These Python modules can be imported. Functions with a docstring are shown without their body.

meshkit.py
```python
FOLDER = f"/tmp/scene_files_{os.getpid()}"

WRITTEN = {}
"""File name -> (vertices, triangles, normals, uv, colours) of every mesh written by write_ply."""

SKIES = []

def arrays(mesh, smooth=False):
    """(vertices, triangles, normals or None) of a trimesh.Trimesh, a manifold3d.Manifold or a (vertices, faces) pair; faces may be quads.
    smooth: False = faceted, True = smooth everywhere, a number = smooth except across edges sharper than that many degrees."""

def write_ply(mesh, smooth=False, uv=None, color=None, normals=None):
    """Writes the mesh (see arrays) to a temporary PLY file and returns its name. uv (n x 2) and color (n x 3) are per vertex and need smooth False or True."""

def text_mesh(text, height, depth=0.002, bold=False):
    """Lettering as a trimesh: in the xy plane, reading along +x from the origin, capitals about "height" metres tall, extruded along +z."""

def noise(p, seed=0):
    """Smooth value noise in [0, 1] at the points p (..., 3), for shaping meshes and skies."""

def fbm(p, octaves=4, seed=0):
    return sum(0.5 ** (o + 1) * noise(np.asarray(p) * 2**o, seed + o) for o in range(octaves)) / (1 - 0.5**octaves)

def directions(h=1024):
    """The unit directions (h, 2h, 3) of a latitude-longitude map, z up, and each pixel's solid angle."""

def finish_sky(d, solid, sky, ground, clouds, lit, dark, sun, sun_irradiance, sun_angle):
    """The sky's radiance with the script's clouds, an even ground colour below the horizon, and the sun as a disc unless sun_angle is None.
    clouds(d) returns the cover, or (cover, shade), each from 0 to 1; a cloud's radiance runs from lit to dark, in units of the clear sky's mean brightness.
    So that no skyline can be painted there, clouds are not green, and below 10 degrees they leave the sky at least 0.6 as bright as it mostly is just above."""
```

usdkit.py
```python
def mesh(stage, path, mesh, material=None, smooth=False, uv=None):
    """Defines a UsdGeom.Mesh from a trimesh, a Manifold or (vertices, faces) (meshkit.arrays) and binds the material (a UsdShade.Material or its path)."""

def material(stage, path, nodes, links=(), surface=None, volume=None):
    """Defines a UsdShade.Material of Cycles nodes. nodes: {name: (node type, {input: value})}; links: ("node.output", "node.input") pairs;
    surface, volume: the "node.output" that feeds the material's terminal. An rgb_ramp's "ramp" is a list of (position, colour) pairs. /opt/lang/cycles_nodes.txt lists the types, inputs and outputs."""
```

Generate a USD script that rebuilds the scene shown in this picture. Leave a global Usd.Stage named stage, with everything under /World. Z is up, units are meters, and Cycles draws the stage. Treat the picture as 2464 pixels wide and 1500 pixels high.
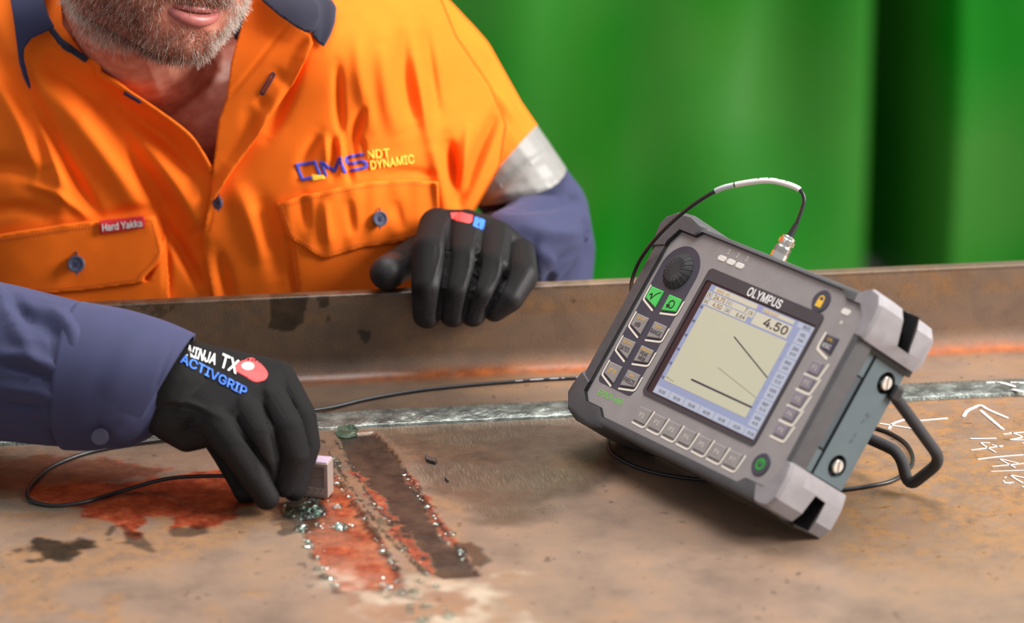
import math
import shapely.affinity
import numpy as np, trimesh, manifold3d as m3, shapely
from shapely.geometry import Polygon, LineString
import usdkit, meshkit
from pxr import Usd, UsdGeom, UsdLux, UsdShade, Gf, Sdf, Vt

stage = Usd.Stage.CreateInMemory()
UsdGeom.SetStageUpAxis(stage, 'Z'); UsdGeom.SetStageMetersPerUnit(stage, 1.0)
UsdGeom.Xform.Define(stage, '/World'); UsdGeom.Scope.Define(stage, '/World/Looks')

# ------------------------------------------------------------------ camera (focal length 8000 px on a 2464 px wide frame)
FPX = 8000.0
PITCH, YAW = math.radians(18.8), math.radians(8.0)
EXPOSURE = 0.0
VZ = np.array([0, 0, 1.0])
RIGHT = np.array([math.cos(YAW), -math.sin(YAW), 0]); FH = np.array([math.sin(YAW), math.cos(YAW), 0])
FWD = math.cos(PITCH) * FH - math.sin(PITCH) * VZ
UPV = math.sin(PITCH) * FH + math.cos(PITCH) * VZ
CB = np.stack([RIGHT, -UPV, FWD], 1)
CPOS = np.array([-0.46332637, -2.17511364, 0.89247579])
cam = UsdGeom.Camera.Define(stage, '/World/camera')
_m = np.eye(4); _m[0, :3], _m[1, :3], _m[2, :3], _m[3, :3] = RIGHT, UPV, -FWD, CPOS
cam.AddTransformOp().Set(Gf.Matrix4d(_m.tolist()))
cam.CreateHorizontalApertureAttr(36.0); cam.CreateVerticalApertureAttr(36.0 * 1500 / 2464)
cam.CreateFocalLengthAttr(36.0 * FPX / 2464)
cam.CreateFStopAttr(4.0); cam.CreateFocusDistanceAttr(2.465)
cam.CreateClippingRangeAttr(Gf.Vec2f(0.05, 200)); cam.CreateExposureAttr(EXPOSURE)

# ------------------------------------------------------------------ light: grey workshop ambient, big open door on the right, high skylight
dome = UsdLux.DomeLight.Define(stage, '/World/ambient_light')
dome.CreateIntensityAttr(0.16); dome.CreateColorAttr(Gf.Vec3f(0.98, 0.98, 1.0))

def rect_light(name, pos, target, w, h, inten, col):
    l = UsdLux.RectLight.Define(stage, '/World/' + name)
    z = np.array(pos, float) - np.array(target, float); z /= np.linalg.norm(z)
    x = np.cross([0, 0, 1.0], z); x /= np.linalg.norm(x); y = np.cross(z, x)
    m = np.eye(4); m[0, :3], m[1, :3], m[2, :3], m[3, :3] = x, y, z, pos
    l.AddTransformOp().Set(Gf.Matrix4d(m.tolist()))
    l.CreateWidthAttr(w); l.CreateHeightAttr(h); l.CreateIntensityAttr(inten); l.CreateColorAttr(Gf.Vec3f(*col))
    return l
rect_light('door_light', (3.2, -0.85, 1.9), (0, 0.1, 0.1), 1.8, 1.8, 31.0, (1.0, 0.97, 0.93))
rect_light('skylight', (0.1, 0.7, 3.3), (-0.1, 0.15, 0), 2.2, 2.0, 11.0, (1.0, 0.98, 0.96))

# ------------------------------------------------------------------ helpers
def ray(px, py):
    return CB @ np.array([(px - 1232) / FPX, (py - 750) / FPX, 1.0])
def at_z(px, py, z=0.0):
    d = ray(px, py); return CPOS + d * ((z - CPOS[2]) / d[2])
def at_y(px, py, y):
    d = ray(px, py); return CPOS + d * ((y - CPOS[1]) / d[1])
def at_d(px, py, dep):
    return CPOS + ray(px, py) * dep
def prj(p):
    c = (np.asarray(p, float) - CPOS) @ CB
    return np.stack([c[..., 0] / c[..., 2] * FPX + 1232, c[..., 1] / c[..., 2] * FPX + 750, c[..., 2]], -1)

def S(r, g, b):
    c = np.array([r, g, b], float) / 255
    return np.where(c <= 0.04045, c / 12.92, ((c + 0.055) / 1.055) ** 2.4)

LOOKS = {}
def mat(name, col, rough=0.5, metal=0.0, var=0.0, vscale=60.0, bump=0.0, bscale=600.0, bdist=0.001, space='object', stretch=None, **kw):
    """principled material: base colour varied by noise, with a fine noise bump"""
    if name in LOOKS: return LOOKS[name]
    col = np.array(col, float)
    nodes = {'p': ('principled_bsdf', {'base_color': col, 'roughness': rough, 'metallic': metal, **kw}), 'tc': ('texture_coordinate', {})}
    links = []
    src = 'tc.object'
    if stretch is not None:
        nodes['mp'] = ('mapping', {'scale': stretch}); links.append((src, 'mp.vector')); src = 'mp.vector'
    if var:
        nodes['n'] = ('noise_texture', {'scale': vscale, 'detail': 4.0}); links.append((src, 'n.vector'))
        nodes['r'] = ('rgb_ramp', {'ramp': [(0.3, np.clip(col * (1 - var), 0, 1)), (0.7, np.clip(col * (1 + var), 0, 1))]})
        links += [('n.fac', 'r.fac'), ('r.color', 'p.base_color')]
    if bump:
        nodes['bn'] = ('noise_texture', {'scale': bscale, 'detail': 2.0}); links.append((src, 'bn.vector'))
        nodes['b'] = ('bump', {'strength': bump, 'distance': bdist}); links += [('bn.fac', 'b.height'), ('b.normal', 'p.normal')]
    LOOKS[name] = usdkit.material(stage, '/World/Looks/' + name, nodes, links, surface='p.BSDF')
    return LOOKS[name]

USED = {}
def path_for(parent, name):
    base = parent.GetPath() if parent is not None else Sdf.Path('/World')
    k = (str(base), name); n = USED.get(k, 0); USED[k] = n + 1
    return str(base.AppendChild(name if n == 0 else '%s_%03d' % (name, n)))

def tag(prim, label=None, category=None, group=None, kind=None):
    for k, v in (('label', label), ('category', category), ('group', group), ('kind', kind)):
        if v: prim.SetCustomDataByKey(k, v)
    return prim

def thing(name, label, category, matrix=None, group=None, kind=None):
    x = UsdGeom.Xform.Define(stage, path_for(None, name))
    if matrix is not None: x.AddTransformOp().Set(Gf.Matrix4d(np.asarray(matrix).tolist()))
    return tag(x.GetPrim(), label, category, group, kind)

def tri(mesh):
    if hasattr(mesh, 'to_mesh'):
        mm = mesh.to_mesh(); return trimesh.Trimesh(np.array(mm.vert_properties[:, :3]), np.array(mm.tri_verts), process=False)
    if isinstance(mesh, (tuple, list)):
        v, f = mesh
        f = np.asarray(f)
        if f.shape[1] == 4: f = np.vstack([f[:, [0, 1, 2]], f[:, [0, 2, 3]]])
        return trimesh.Trimesh(np.asarray(v, float), f, process=False)
    return mesh

def obj(name, mesh, m, parent=None, smooth=35, label=None, scale=1.0, attrs=None, **data):
    mesh = tri(mesh)
    if scale != 1.0: mesh = trimesh.Trimesh(mesh.vertices * scale, mesh.faces, process=False)
    g = usdkit.mesh(stage, path_for(parent, name), mesh, m, smooth=smooth)
    if attrs:
        for k, a in attrs.items():
            UsdGeom.PrimvarsAPI(g.GetPrim()).CreatePrimvar(k, Sdf.ValueTypeNames.Color3fArray, 'vertex').Set(Vt.Vec3fArray.FromNumpy(np.ascontiguousarray(a, np.float32)))
    tag(g.GetPrim(), label, **data)
    return g.GetPrim()

def cat(ms): return trimesh.util.concatenate([tri(m) for m in ms])
def poly_prism(pts, z0, z1):
    cs = m3.CrossSection([np.asarray(pts, float).tolist()], m3.FillRule.NonZero)
    return m3.Manifold.extrude(cs, z1 - z0).translate((0, 0, z0))
def shp_prism(shape, z0, z1):
    out = []
    for g in getattr(shape, 'geoms', [shape]):
        if g.is_empty: continue
        t = trimesh.creation.extrude_polygon(g, z1 - z0, engine='earcut'); t.apply_translation((0, 0, z0)); out.append(t)
    return cat(out)
def hull_stack(levels):
    """convex hull of outlines [(pts, z)]"""
    pts = np.vstack([np.c_[np.asarray(p, float), np.full(len(p), z)] for p, z in levels])
    return m3.Manifold.hull_points(pts.tolist())
def rrect(x0, y0, x1, y1, r, n=6):
    return np.array(shapely.box(x0 + r, y0 + r, x1 - r, y1 - r).buffer(r, quad_segs=n).exterior.coords)[:-1]
def inset(pts, d):
    return np.array(Polygon(pts).buffer(-d, join_style='mitre').exterior.coords)[:-1]
def chamfer_prism(pts, z0, z1, c):
    """convex prism with its upper and lower rims chamfered"""
    return hull_stack([(inset(pts, c), z0), (pts, z0 + c), (pts, z1 - c), (inset(pts, c), z1)])
def ngon(cx, cy, r, n=40, ph=0.0):
    a = np.arange(n) * 2 * np.pi / n + ph
    return np.c_[cx + r * np.cos(a), cy + r * np.sin(a)]
def smooth_path(pts, n=12, closed=False):
    """centripetal-ish Catmull-Rom through the points"""
    P = np.asarray(pts, float)
    if len(P) < 3: return P
    Q = np.vstack([2 * P[0] - P[1], P, 2 * P[-1] - P[-2]]) if not closed else np.vstack([P[-1], P, P[0], P[1]])
    out = []
    for i in range(1, len(Q) - 2):
        t = np.linspace(0, 1, n, endpoint=False)[:, None]
        a, b, c, d = Q[i - 1], Q[i], Q[i + 1], Q[i + 2]
        out.append(0.5 * (2 * b + (c - a) * t + (2 * a - 5 * b + 4 * c - d) * t ** 2 + (3 * b - a - 3 * c + d) * t ** 3))
    return np.vstack(out + ([] if closed else [P[-1:]]))
def tube(path, r, seg=12, caps=True):
    P = np.asarray(path, float); n = len(P)
    R = np.full(n, r) if np.ndim(r) == 0 else np.asarray(r, float)
    T = np.gradient(P, axis=0); T /= np.linalg.norm(T, axis=1, keepdims=True) + 1e-12
    u = np.cross(T[0], [0.3, 0.5, 0.81]); u /= np.linalg.norm(u); U = [u]
    for i in range(1, n):
        u = U[-1] - T[i] * (U[-1] @ T[i]); U.append(u / np.linalg.norm(u))
    U = np.array(U); V = np.cross(T, U)
    a = np.arange(seg) * 2 * np.pi / seg
    v = (P[:, None] + R[:, None, None] * (U[:, None] * np.cos(a)[None, :, None] + V[:, None] * np.sin(a)[None, :, None])).reshape(-1, 3)
    f = []
    i = np.arange(n - 1)[:, None] * seg; j = np.arange(seg)[None]; k = (j + 1) % seg
    q = np.stack([i + j, i + k, i + seg + k, i + seg + j], -1).reshape(-1, 4)
    f = np.vstack([q[:, [0, 1, 2]], q[:, [0, 2, 3]]])
    if caps:
        v = np.vstack([v, P[0], P[-1]]); c0, c1 = n * seg, n * seg + 1; b = (n - 1) * seg
        jj = np.arange(seg); kk = (jj + 1) % seg
        f = np.vstack([f, np.c_[kk, jj, np.full(seg, c0)], np.c_[b + jj, b + kk, np.full(seg, c1)]])
    return trimesh.Trimesh(v, f, process=False)
def lathe(profile, seg=40):
    """profile [(r, z)] revolved about z"""
    t = trimesh.creation.revolve(np.asarray(profile, float), sections=seg)
    return t
def frame_to(mesh, origin, zdir, xhint=(1, 0, 0)):
    z = np.asarray(zdir, float); z /= np.linalg.norm(z)
    x = np.asarray(xhint, float) - z * (np.asarray(xhint, float) @ z); x /= np.linalg.norm(x); y = np.cross(z, x)
    t = tri(mesh); return trimesh.Trimesh(t.vertices @ np.stack([x, y, z]) + np.asarray(origin, float), t.faces, process=False)
def text(s, h, width=None, bold=False, depth=0.15, align='c', sx=1.0, sy=1.0, slant=0.0):
    t = meshkit.text_mesh(s, h, depth, bold=bold)
    v = t.vertices.copy()
    x0, x1 = v[:, 0].min(), v[:, 0].max()
    k = width / (x1 - x0) if width else sx
    v[:, 0] = (v[:, 0] - {'c': (x0 + x1) / 2, 'l': x0, 'r': x1}[align]) * k
    v[:, 1] = (v[:, 1] - h / 2) * sy
    v[:, 0] += slant * v[:, 1]
    return trimesh.Trimesh(v, t.faces, process=False)
def moved(t, x=0, y=0, z=0):
    t = tri(t).copy(); t.apply_translation((x, y, z)); return t
def smoothstep(a, b, x):
    t = np.clip((x - a) / (b - a), 0, 1); return t * t * (3 - 2 * t)
def poly_mask(P2, poly, soft, wob=0.0, wscale=60.0, seed=0):
    """0..1 inside a polygon; soft and wobbly edge in the polygon's own units"""
    pg = Polygon(poly)
    if not pg.is_valid: pg = pg.buffer(0)
    x0, y0, x1, y1 = pg.bounds; mg = soft + abs(wob) * 1.1
    near = (P2[:, 0] > x0 - mg) & (P2[:, 0] < x1 + mg) & (P2[:, 1] > y0 - mg) & (P2[:, 1] < y1 + mg)
    out = np.zeros(len(P2)); Q = P2[near]
    if not len(Q): return out
    pts = shapely.points(Q); shapely.prepare(pg)
    sd = shapely.distance(pg.boundary, pts) * np.where(shapely.contains(pg, pts), 1, -1)
    if wob: sd = sd + wob * 2 * (meshkit.fbm(np.c_[Q * wscale, np.zeros(len(Q))], 3, seed) - 0.5)
    out[near] = smoothstep(-soft, soft, sd)
    return out
# ================================================================== steel workpiece: plate, weld, rolled upright, paint marks
def c5b(u, v): return u / 3.0, 1000 + v / 3.0
def c8(u, v): return 640 + u / 3.262, 1040 + v / 3.262
def cA(u, v): return 200 + u / 3.52, 660 + v / 3.52
def cD(u, v): return 700 + u / 3.285, 880 + v / 3.285
def cC(u, v): return 2060 + u / 5.0, 920 + v / 5.0
def plane(pts, conv=None, z=0.0):
    return np.array([at_z(*(conv(*p) if conv else p), z)[:2] for p in pts])

def steel_mat(name, weld=False):
    n = {'p': ('principled_bsdf', {'roughness': 0.5, 'specular_ior_level': 0.5}), 'g': ('geometry', {}),
         'n1': ('noise_texture', {'scale': 14.0, 'detail': 5.0, 'roughness': 0.6}), 'n2': ('noise_texture', {'scale': 75.0, 'detail': 6.0, 'roughness': 0.7}),
         'n3': ('noise_texture', {'scale': 700.0, 'detail': 3.0}), 'mp': ('mapping', {'scale': (110.0, 3.6, 30.0), 'rotation': (0, 0, 0.75)}), 'n4': ('noise_texture', {'scale': 18.0, 'detail': 4.0}),
         'base': ('rgb_ramp', {'ramp': [(0.3, S(104, 86, 73)), (0.5, S(128, 105, 88)), (0.62, S(138, 110, 88)), (0.75, S(118, 102, 88))]}),
         'rust': ('rgb_ramp', {'ramp': [(0.28, S(96, 74, 58)), (0.45, S(130, 96, 66)), (0.58, S(156, 110, 60)), (0.72, S(132, 101, 76))]}),
         'red': ('rgb_ramp', {'ramp': [(0.32, S(80, 32, 22)), (0.5, S(136, 58, 36)), (0.68, S(172, 94, 62))]}),
         'dark': ('rgb_ramp', {'ramp': [(0.32, S(18, 14, 12)), (0.68, S(54, 43, 32))]}),
         'bare': ('rgb_ramp', {'ramp': [(0.3, S(84, 72, 62)), (0.7, S(122, 107, 93))]}),
         'streak': ('rgb_ramp', {'ramp': [(0.38, S(96, 83, 71)), (0.56, S(128, 114, 98)), (0.72, S(186, 172, 148))]}),
         'pale': ('rgb_ramp', {'ramp': [(0.3, S(176, 156, 132)), (0.7, S(206, 200, 182))]}),
         'orange': ('rgb_ramp', {'ramp': [(0.3, S(140, 72, 36)), (0.7, S(196, 106, 50))]}),
         'a1': ('attribute', {'attribute': 'mask_a'}), 'a2': ('attribute', {'attribute': 'mask_b'}), 'a3': ('attribute', {'attribute': 'mask_c'}),
         's1': ('separate_color', {}), 's2': ('separate_color', {}), 's3': ('separate_color', {})}
    L = [('g.position', 'n1.vector'), ('g.position', 'n2.vector'), ('g.position', 'n3.vector'), ('g.position', 'mp.vector'), ('mp.vector', 'n4.vector'),
         ('n1.fac', 'base.fac'), ('n2.fac', 'rust.fac'), ('n2.fac', 'red.fac'), ('n2.fac', 'dark.fac'), ('n2.fac', 'bare.fac'), ('n4.fac', 'streak.fac'), ('n1.fac', 'pale.fac'), ('n2.fac', 'orange.fac'),
         ('a1.color', 's1.color'), ('a2.color', 's2.color'), ('a3.color', 's3.color')]
    prev = 'base.color'
    for i, (src, fac) in enumerate((('rust', 's2.g'), ('bare', 's1.b'), ('streak', 's3.g'), ('orange', 's3.r'), ('red', 's1.r'), ('dark', 's1.g'), ('pale', 's2.r'))):
        n['m%d' % i] = ('mix', {}); L += [(prev, 'm%d.color1' % i), (src + '.color', 'm%d.color2' % i), (fac, 'm%d.fac' % i)]; prev = 'm%d.color' % i
    n['sp'] = ('rgb_ramp', {'ramp': [(0.0, (0.62, 0.6, 0.58)), (0.36, (0.9, 0.9, 0.9)), (0.6, (1.02, 1.02, 1.02)), (0.8, (1.1, 1.08, 1.05))]})
    n['mm'] = ('mix', {'mix_type': 'multiply', 'fac': 1.0}); L += [('n3.fac', 'sp.fac'), (prev, 'mm.color1'), ('sp.color', 'mm.color2'), ('mm.color', 'p.base_color')]
    n['ro'] = ('map_range', {'from_min': 0.0, 'from_max': 1.0, 'to_min': 0.56, 'to_max': 0.16}); L += [('s2.b', 'ro.value'), ('ro.result', 'p.roughness')]
    n['me'] = ('math', {'math_type': 'multiply', 'value2': 0.9}); L += [('s1.b', 'me.value1'), ('me.value', 'p.metallic')]
    n['b0'] = ('math', {'math_type': 'multiply', 'value2': 0.12}); L += [('n4.fac', 'b0.value1')]
    n['b1'] = ('math', {'math_type': 'add'}); L += [('b0.value', 'b1.value1'), ('n3.fac', 'b1.value2')]
    n['b'] = ('bump', {'strength': 0.35, 'distance': 0.0006}); L += [('b1.value', 'b.height'), ('b.normal', 'p.normal')]
    return usdkit.material(stage, '/World/Looks/' + name, n, L, surface='p.BSDF')
STEELM = steel_mat('rusty_steel')

work = thing('steel_workpiece', 'rusty brown steel plate with a ground weld seam and an upright back edge', 'steel plate')
gx = np.unique(np.r_[np.linspace(-1.1, -0.58, 30), np.linspace(-0.58, 0.46, 620), np.linspace(0.46, 1.0, 30)])
gy = np.unique(np.r_[np.linspace(-0.75, -0.27, 24), np.linspace(-0.27, 0.17, 300)])
X, Y = np.meshgrid(gx, gy); P2 = np.c_[X.ravel(), Y.ravel()]
PX = prj(np.c_[P2, np.zeros(len(P2))])
# --- marks on the plate, traced on its plane
strip_red = plane([(480, 250), (640, 470), (760, 640), (880, 820), (990, 1010), (1100, 1200), (1010, 1240), (760, 1230), (590, 1250), (500, 1150), (420, 1040), (330, 900), (270, 780), (310, 560), (360, 420)], c8)
strip_mid = plane([(440, 60), (590, 320), (740, 540), (850, 700), (1000, 870), (1130, 1000), (1240, 1130), (1250, 1090), (1130, 950), (1010, 800), (890, 620), (770, 440), (650, 250), (545, 60)], c8)
strip_dark = plane([(560, 30), (650, 230), (780, 440), (900, 620), (1020, 800), (1140, 960), (1250, 1090), (1400, 1150), (1680, 1130), (1600, 1030), (1480, 870), (1370, 730), (1260, 550), (1190, 440), (1100, 320), (1040, 205), (940, 85), (840, 0)], c8)
edge_l = plane([(520, 260), (640, 440), (760, 610), (880, 790), (990, 980), (1100, 1190), (1060, 1200), (950, 1000), (840, 820), (720, 650), (600, 470), (480, 300)], c8)
edge_m = plane([(650, 270), (780, 470), (910, 660), (1030, 840), (1150, 1000), (1320, 1140), (1290, 1000), (1190, 890), (1130, 790), (1000, 640), (930, 520), (830, 430), (740, 300)], c8)
edge_r = plane([(1090, 340), (1190, 470), (1250, 560), (1330, 740), (1420, 870), (1520, 900), (1420, 760), (1330, 620), (1270, 510), (1180, 410), (1110, 320)], c8)
red_left = plane([(230, 500), (1000, 470), (1640, 395), (1810, 600), (1830, 640), (1730, 660), (1725, 720), (1600, 770), (1500, 805), (1440, 830), (1380, 805), (1240, 810), (1230, 740), (1060, 735), (1010, 830), (990, 890), (920, 870), (880, 800), (700, 755), (580, 740), (570, 680), (300, 640), (225, 600)], c5b)
drip = [plane(p, c5b) for p in ([(770, 900), (770, 860), (800, 800), (830, 800), (805, 850), (800, 905)], [(880, 800), (1000, 850), (1090, 930), (1110, 985), (1000, 970), (930, 940), (830, 925), (905, 900)], [(1480, 800), (1520, 850), (1420, 880), (1250, 880), (1240, 810)])]
maroon = plane([(-200, 340), (150, 290), (600, 300), (1250, 385), (1235, 395), (950, 470), (250, 510), (-200, 560)], c5b)
stain = plane([(20, 980), (180, 960), (230, 910), (500, 890), (640, 910), (700, 950), (560, 1000), (480, 1040), (290, 1070), (230, 1015), (100, 1020)], c5b)
sheen = plane([(-200, 610), (200, 615), (560, 680), (560, 710), (100, 690), (-200, 690)], c5b)  # wet sheen painted in as a paler grey strip
gelspot = plane([(100, 560), (320, 470), (400, 560), (440, 700), (330, 800), (270, 780), (200, 730), (70, 700)], c8)
tail = plane([(1490, 860), (1620, 860), (1740, 980), (1690, 1080), (1600, 1030), (1520, 930)], c8)
gel_end = plane([(480, 1130), (650, 1110), (700, 1240), (1050, 1250), (1250, 1130), (1500, 1150), (1700, 1200), (1920, 1170), (2000, 1280), (1850, 1330), (2000, 1420), (2100, 1640), (900, 1640), (620, 1330)], c8)
bare_r = [plane(p, cD) for p in ([(900, 800), (1300, 760), (1700, 800), (2250, 830), (2340, 870), (2330, 910), (2000, 960), (1500, 1000), (1300, 990), (1000, 900)], [(1080, 570), (1500, 560), (1860, 500), (1800, 560), (1500, 610), (1200, 600)], [(620, 480), (2300, 410), (2300, 470), (1500, 500), (640, 530)], [(1350, 1100), (1700, 1090), (1800, 1120), (1640, 1200), (1540, 1200)], [(700, 520), (830, 600), (850, 700), (780, 640)], [(2100, 1090), (2160, 1105), (2150, 1120), (2080, 1105)])]
bare_wide = plane([(660, 500), (2300, 420), (2450, 520), (2480, 900), (2300, 1000), (1800, 1250), (1400, 1220), (1100, 980), (860, 700)], cD)
dark_r = [plane(p, cD) for p in ([(1180, 690), (1500, 690), (1800, 740), (1600, 780), (1250, 760)], [(1480, 590), (1850, 570), (2000, 620), (1700, 690), (1500, 660)], [(2250, 700), (2464, 700), (2464, 900), (2380, 860)])]
flake_l = [plane(p, c8) for p in ([(80, 700), (250, 660), (330, 760), (240, 780), (110, 800)],)]
left_dark_edge = plane([(100, 560), (300, 700), (330, 880), (420, 1030), (500, 1180), (590, 1260), (540, 1260), (420, 1120), (340, 980), (290, 860), (200, 720), (100, 640)], c8)
def pm(poly, soft, wob=0.0, ws=90, seed=0): return poly_mask(P2, poly, soft, wob, ws, seed)
fine = meshkit.fbm(np.c_[P2 * 160, 0 * P2[:, 0]], 4, 5); mid = meshkit.fbm(np.c_[P2 * 45, 0 * P2[:, 0]], 4, 8); big = meshkit.fbm(np.c_[P2 * 9, 0 * P2[:, 0]], 4, 12)
R = np.maximum.reduce([pm(red_left, 0.003, 0.008), 0.95 * pm(strip_red, 0.002, 0.005) * (0.62 + 0.38 * smoothstep(0.38, 0.6, mid)), pm(edge_m, 0.002, 0.006, 150) * smoothstep(0.4, 0.55, fine + 0.12), 0.9 * pm(edge_r, 0.002, 0.005, 150), 0.5 * pm(maroon, 0.004, 0.01)])
D = np.maximum.reduce([0.55 * pm(maroon, 0.004, 0.012, 70, 2), 0.95 * pm(stain, 0.003, 0.012, 70, 3), pm(strip_dark, 0.0010, 0.0014) * (0.90 + 0.10 * smoothstep(0.35, 0.6, mid)), 0.8 * pm(edge_l, 0.0015, 0.005, 150) * smoothstep(0.35, 0.55, fine), 0.8 * pm(left_dark_edge, 0.002, 0.006), 0.75 * pm(tail, 0.002, 0.006), 0.85 * pm(gelspot, 0.004, 0.008)] + [0.75 * pm(d, 0.002, 0.004) for d in drip] + [0.5 * pm(d, 0.006, 0.012, 40) for d in dark_r] + [0.7 * pm(d, 0.002, 0.01) for d in flake_l])
lines_ = [c_ for c_ in ([(440, 60), (590, 320), (740, 540), (850, 700), (1000, 870), (1130, 1000), (1250, 1130)], [(545, 60), (650, 250), (770, 440), (890, 620), (1010, 800), (1130, 960), (1260, 1110)], [(850, 0), (940, 85), (1040, 205), (1100, 320), (1190, 440), (1260, 550), (1370, 730), (1480, 870), (1600, 1030), (1680, 1130)])]
undercut = [0.95 * pm(np.array(LineString(plane(l_, c8)).buffer(w_).exterior.coords), 0.0006, 0.0022, 190, i_) for i_, (l_, w_) in enumerate(zip(lines_, (0.0010, 0.0009, 0.0006)))]
D = D * (1 - 0.9 * pm(edge_m, 0.002, 0.006, 150) * smoothstep(0.4, 0.55, fine + 0.1)) * (1 - 0.9 * pm(edge_r, 0.002, 0.005, 150))
D = np.maximum.reduce([D, 0.6 * smoothstep(0.78, 0.82, fine)] + undercut)
ST = np.maximum.reduce([(0.6 if i < 3 else 0.45) * pm(b, 0.007, 0.012, 40, i) for i, b in enumerate(bare_r)]) * (1 - D)
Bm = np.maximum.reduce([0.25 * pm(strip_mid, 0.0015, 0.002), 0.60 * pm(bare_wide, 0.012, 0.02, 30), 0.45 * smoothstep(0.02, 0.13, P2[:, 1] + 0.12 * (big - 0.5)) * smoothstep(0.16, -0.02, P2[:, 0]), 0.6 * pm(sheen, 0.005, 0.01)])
Bm = Bm * (1 - D) * (1 - pm(strip_dark, 0.001))
Bm = np.maximum(Bm, 0.7 * smoothstep(0.161, 0.166, P2[:, 1]))
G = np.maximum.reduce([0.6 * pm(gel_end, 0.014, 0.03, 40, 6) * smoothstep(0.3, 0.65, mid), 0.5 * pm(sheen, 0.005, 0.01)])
RU = smoothstep(-0.02, 0.08, P2[:, 0] + 0.5 * (big - 0.5)) * smoothstep(-0.24, -0.05, P2[:, 1]) * (0.2 + 0.6 * smoothstep(0.36, 0.62, 0.45 * mid + 0.55 * fine))
RU = np.maximum(RU, 0.55 * smoothstep(0.56, 0.7, mid) * smoothstep(-0.38, -0.46, P2[:, 0] + 0.3 * (big - 0.5)))
RU = np.maximum(RU, 0.5 * smoothstep(0.55, 0.68, big))
W = np.maximum.reduce([0.8 * pm(red_left, 0.003, 0.006), 0.7 * pm(maroon, 0.004, 0.01), 0.9 * pm(strip_red, 0.002, 0.003), 0.45 * pm(strip_dark, 0.002), 0.9 * pm(gel_end, 0.006, 0.02, 40, 6), 0.5 * pm(bare_wide, 0.012, 0.02, 30), 0.7 * pm(stain, 0.003, 0.006), 0.8 * pm(tail, .002), 0.35 * np.ones(len(P2))])
# --- relief: two shallow channels with a bare land between them, ragged edges
gz = -0.0018 * pm(strip_dark, 0.002) - 0.0012 * pm(strip_red, 0.002) + 0.0016 * pm(edge_l, 0.0015, 0.004, 150) * fine + 0.0020 * pm(edge_r, 0.0015, 0.004, 150) * fine + 0.0012 * pm(edge_m, 0.0015, 0.004, 150) * fine + 0.0006 * (mid - 0.5)
gz *= smoothstep(0.168, 0.158, P2[:, 1])
nx, ny = len(gx), len(gy)
idx = np.arange(nx * ny).reshape(ny, nx)
q = np.stack([idx[:-1, :-1], idx[:-1, 1:], idx[1:, 1:], idx[1:, :-1]], -1).reshape(-1, 4)
rim = np.r_[idx[0, :], idx[1:, -1], idx[-1, -2::-1], idx[-2:0:-1, 0]]
V = np.c_[P2, gz]; low = V[rim].copy(); low[:, 2] = -0.012
nb = len(V); k = np.arange(len(rim)); k2 = (k + 1) % len(rim)
side = np.stack([rim[k2], rim[k], nb + k, nb + k2], -1)
F = np.vstack([q[:, [0, 1, 2]], q[:, [0, 2, 3]], side[:, [0, 1, 2]], side[:, [0, 2, 3]]])
V = np.vstack([V, low])
ext = lambda a: np.vstack([a, a[rim]])
obj('plate', (V, F), STEELM, work, smooth=True, attrs={'mask_a': ext(np.c_[R, D, Bm]), 'mask_b': ext(np.c_[G, RU, W]), 'mask_c': ext(np.c_[0 * ST, ST, 0 * ST])})
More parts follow.
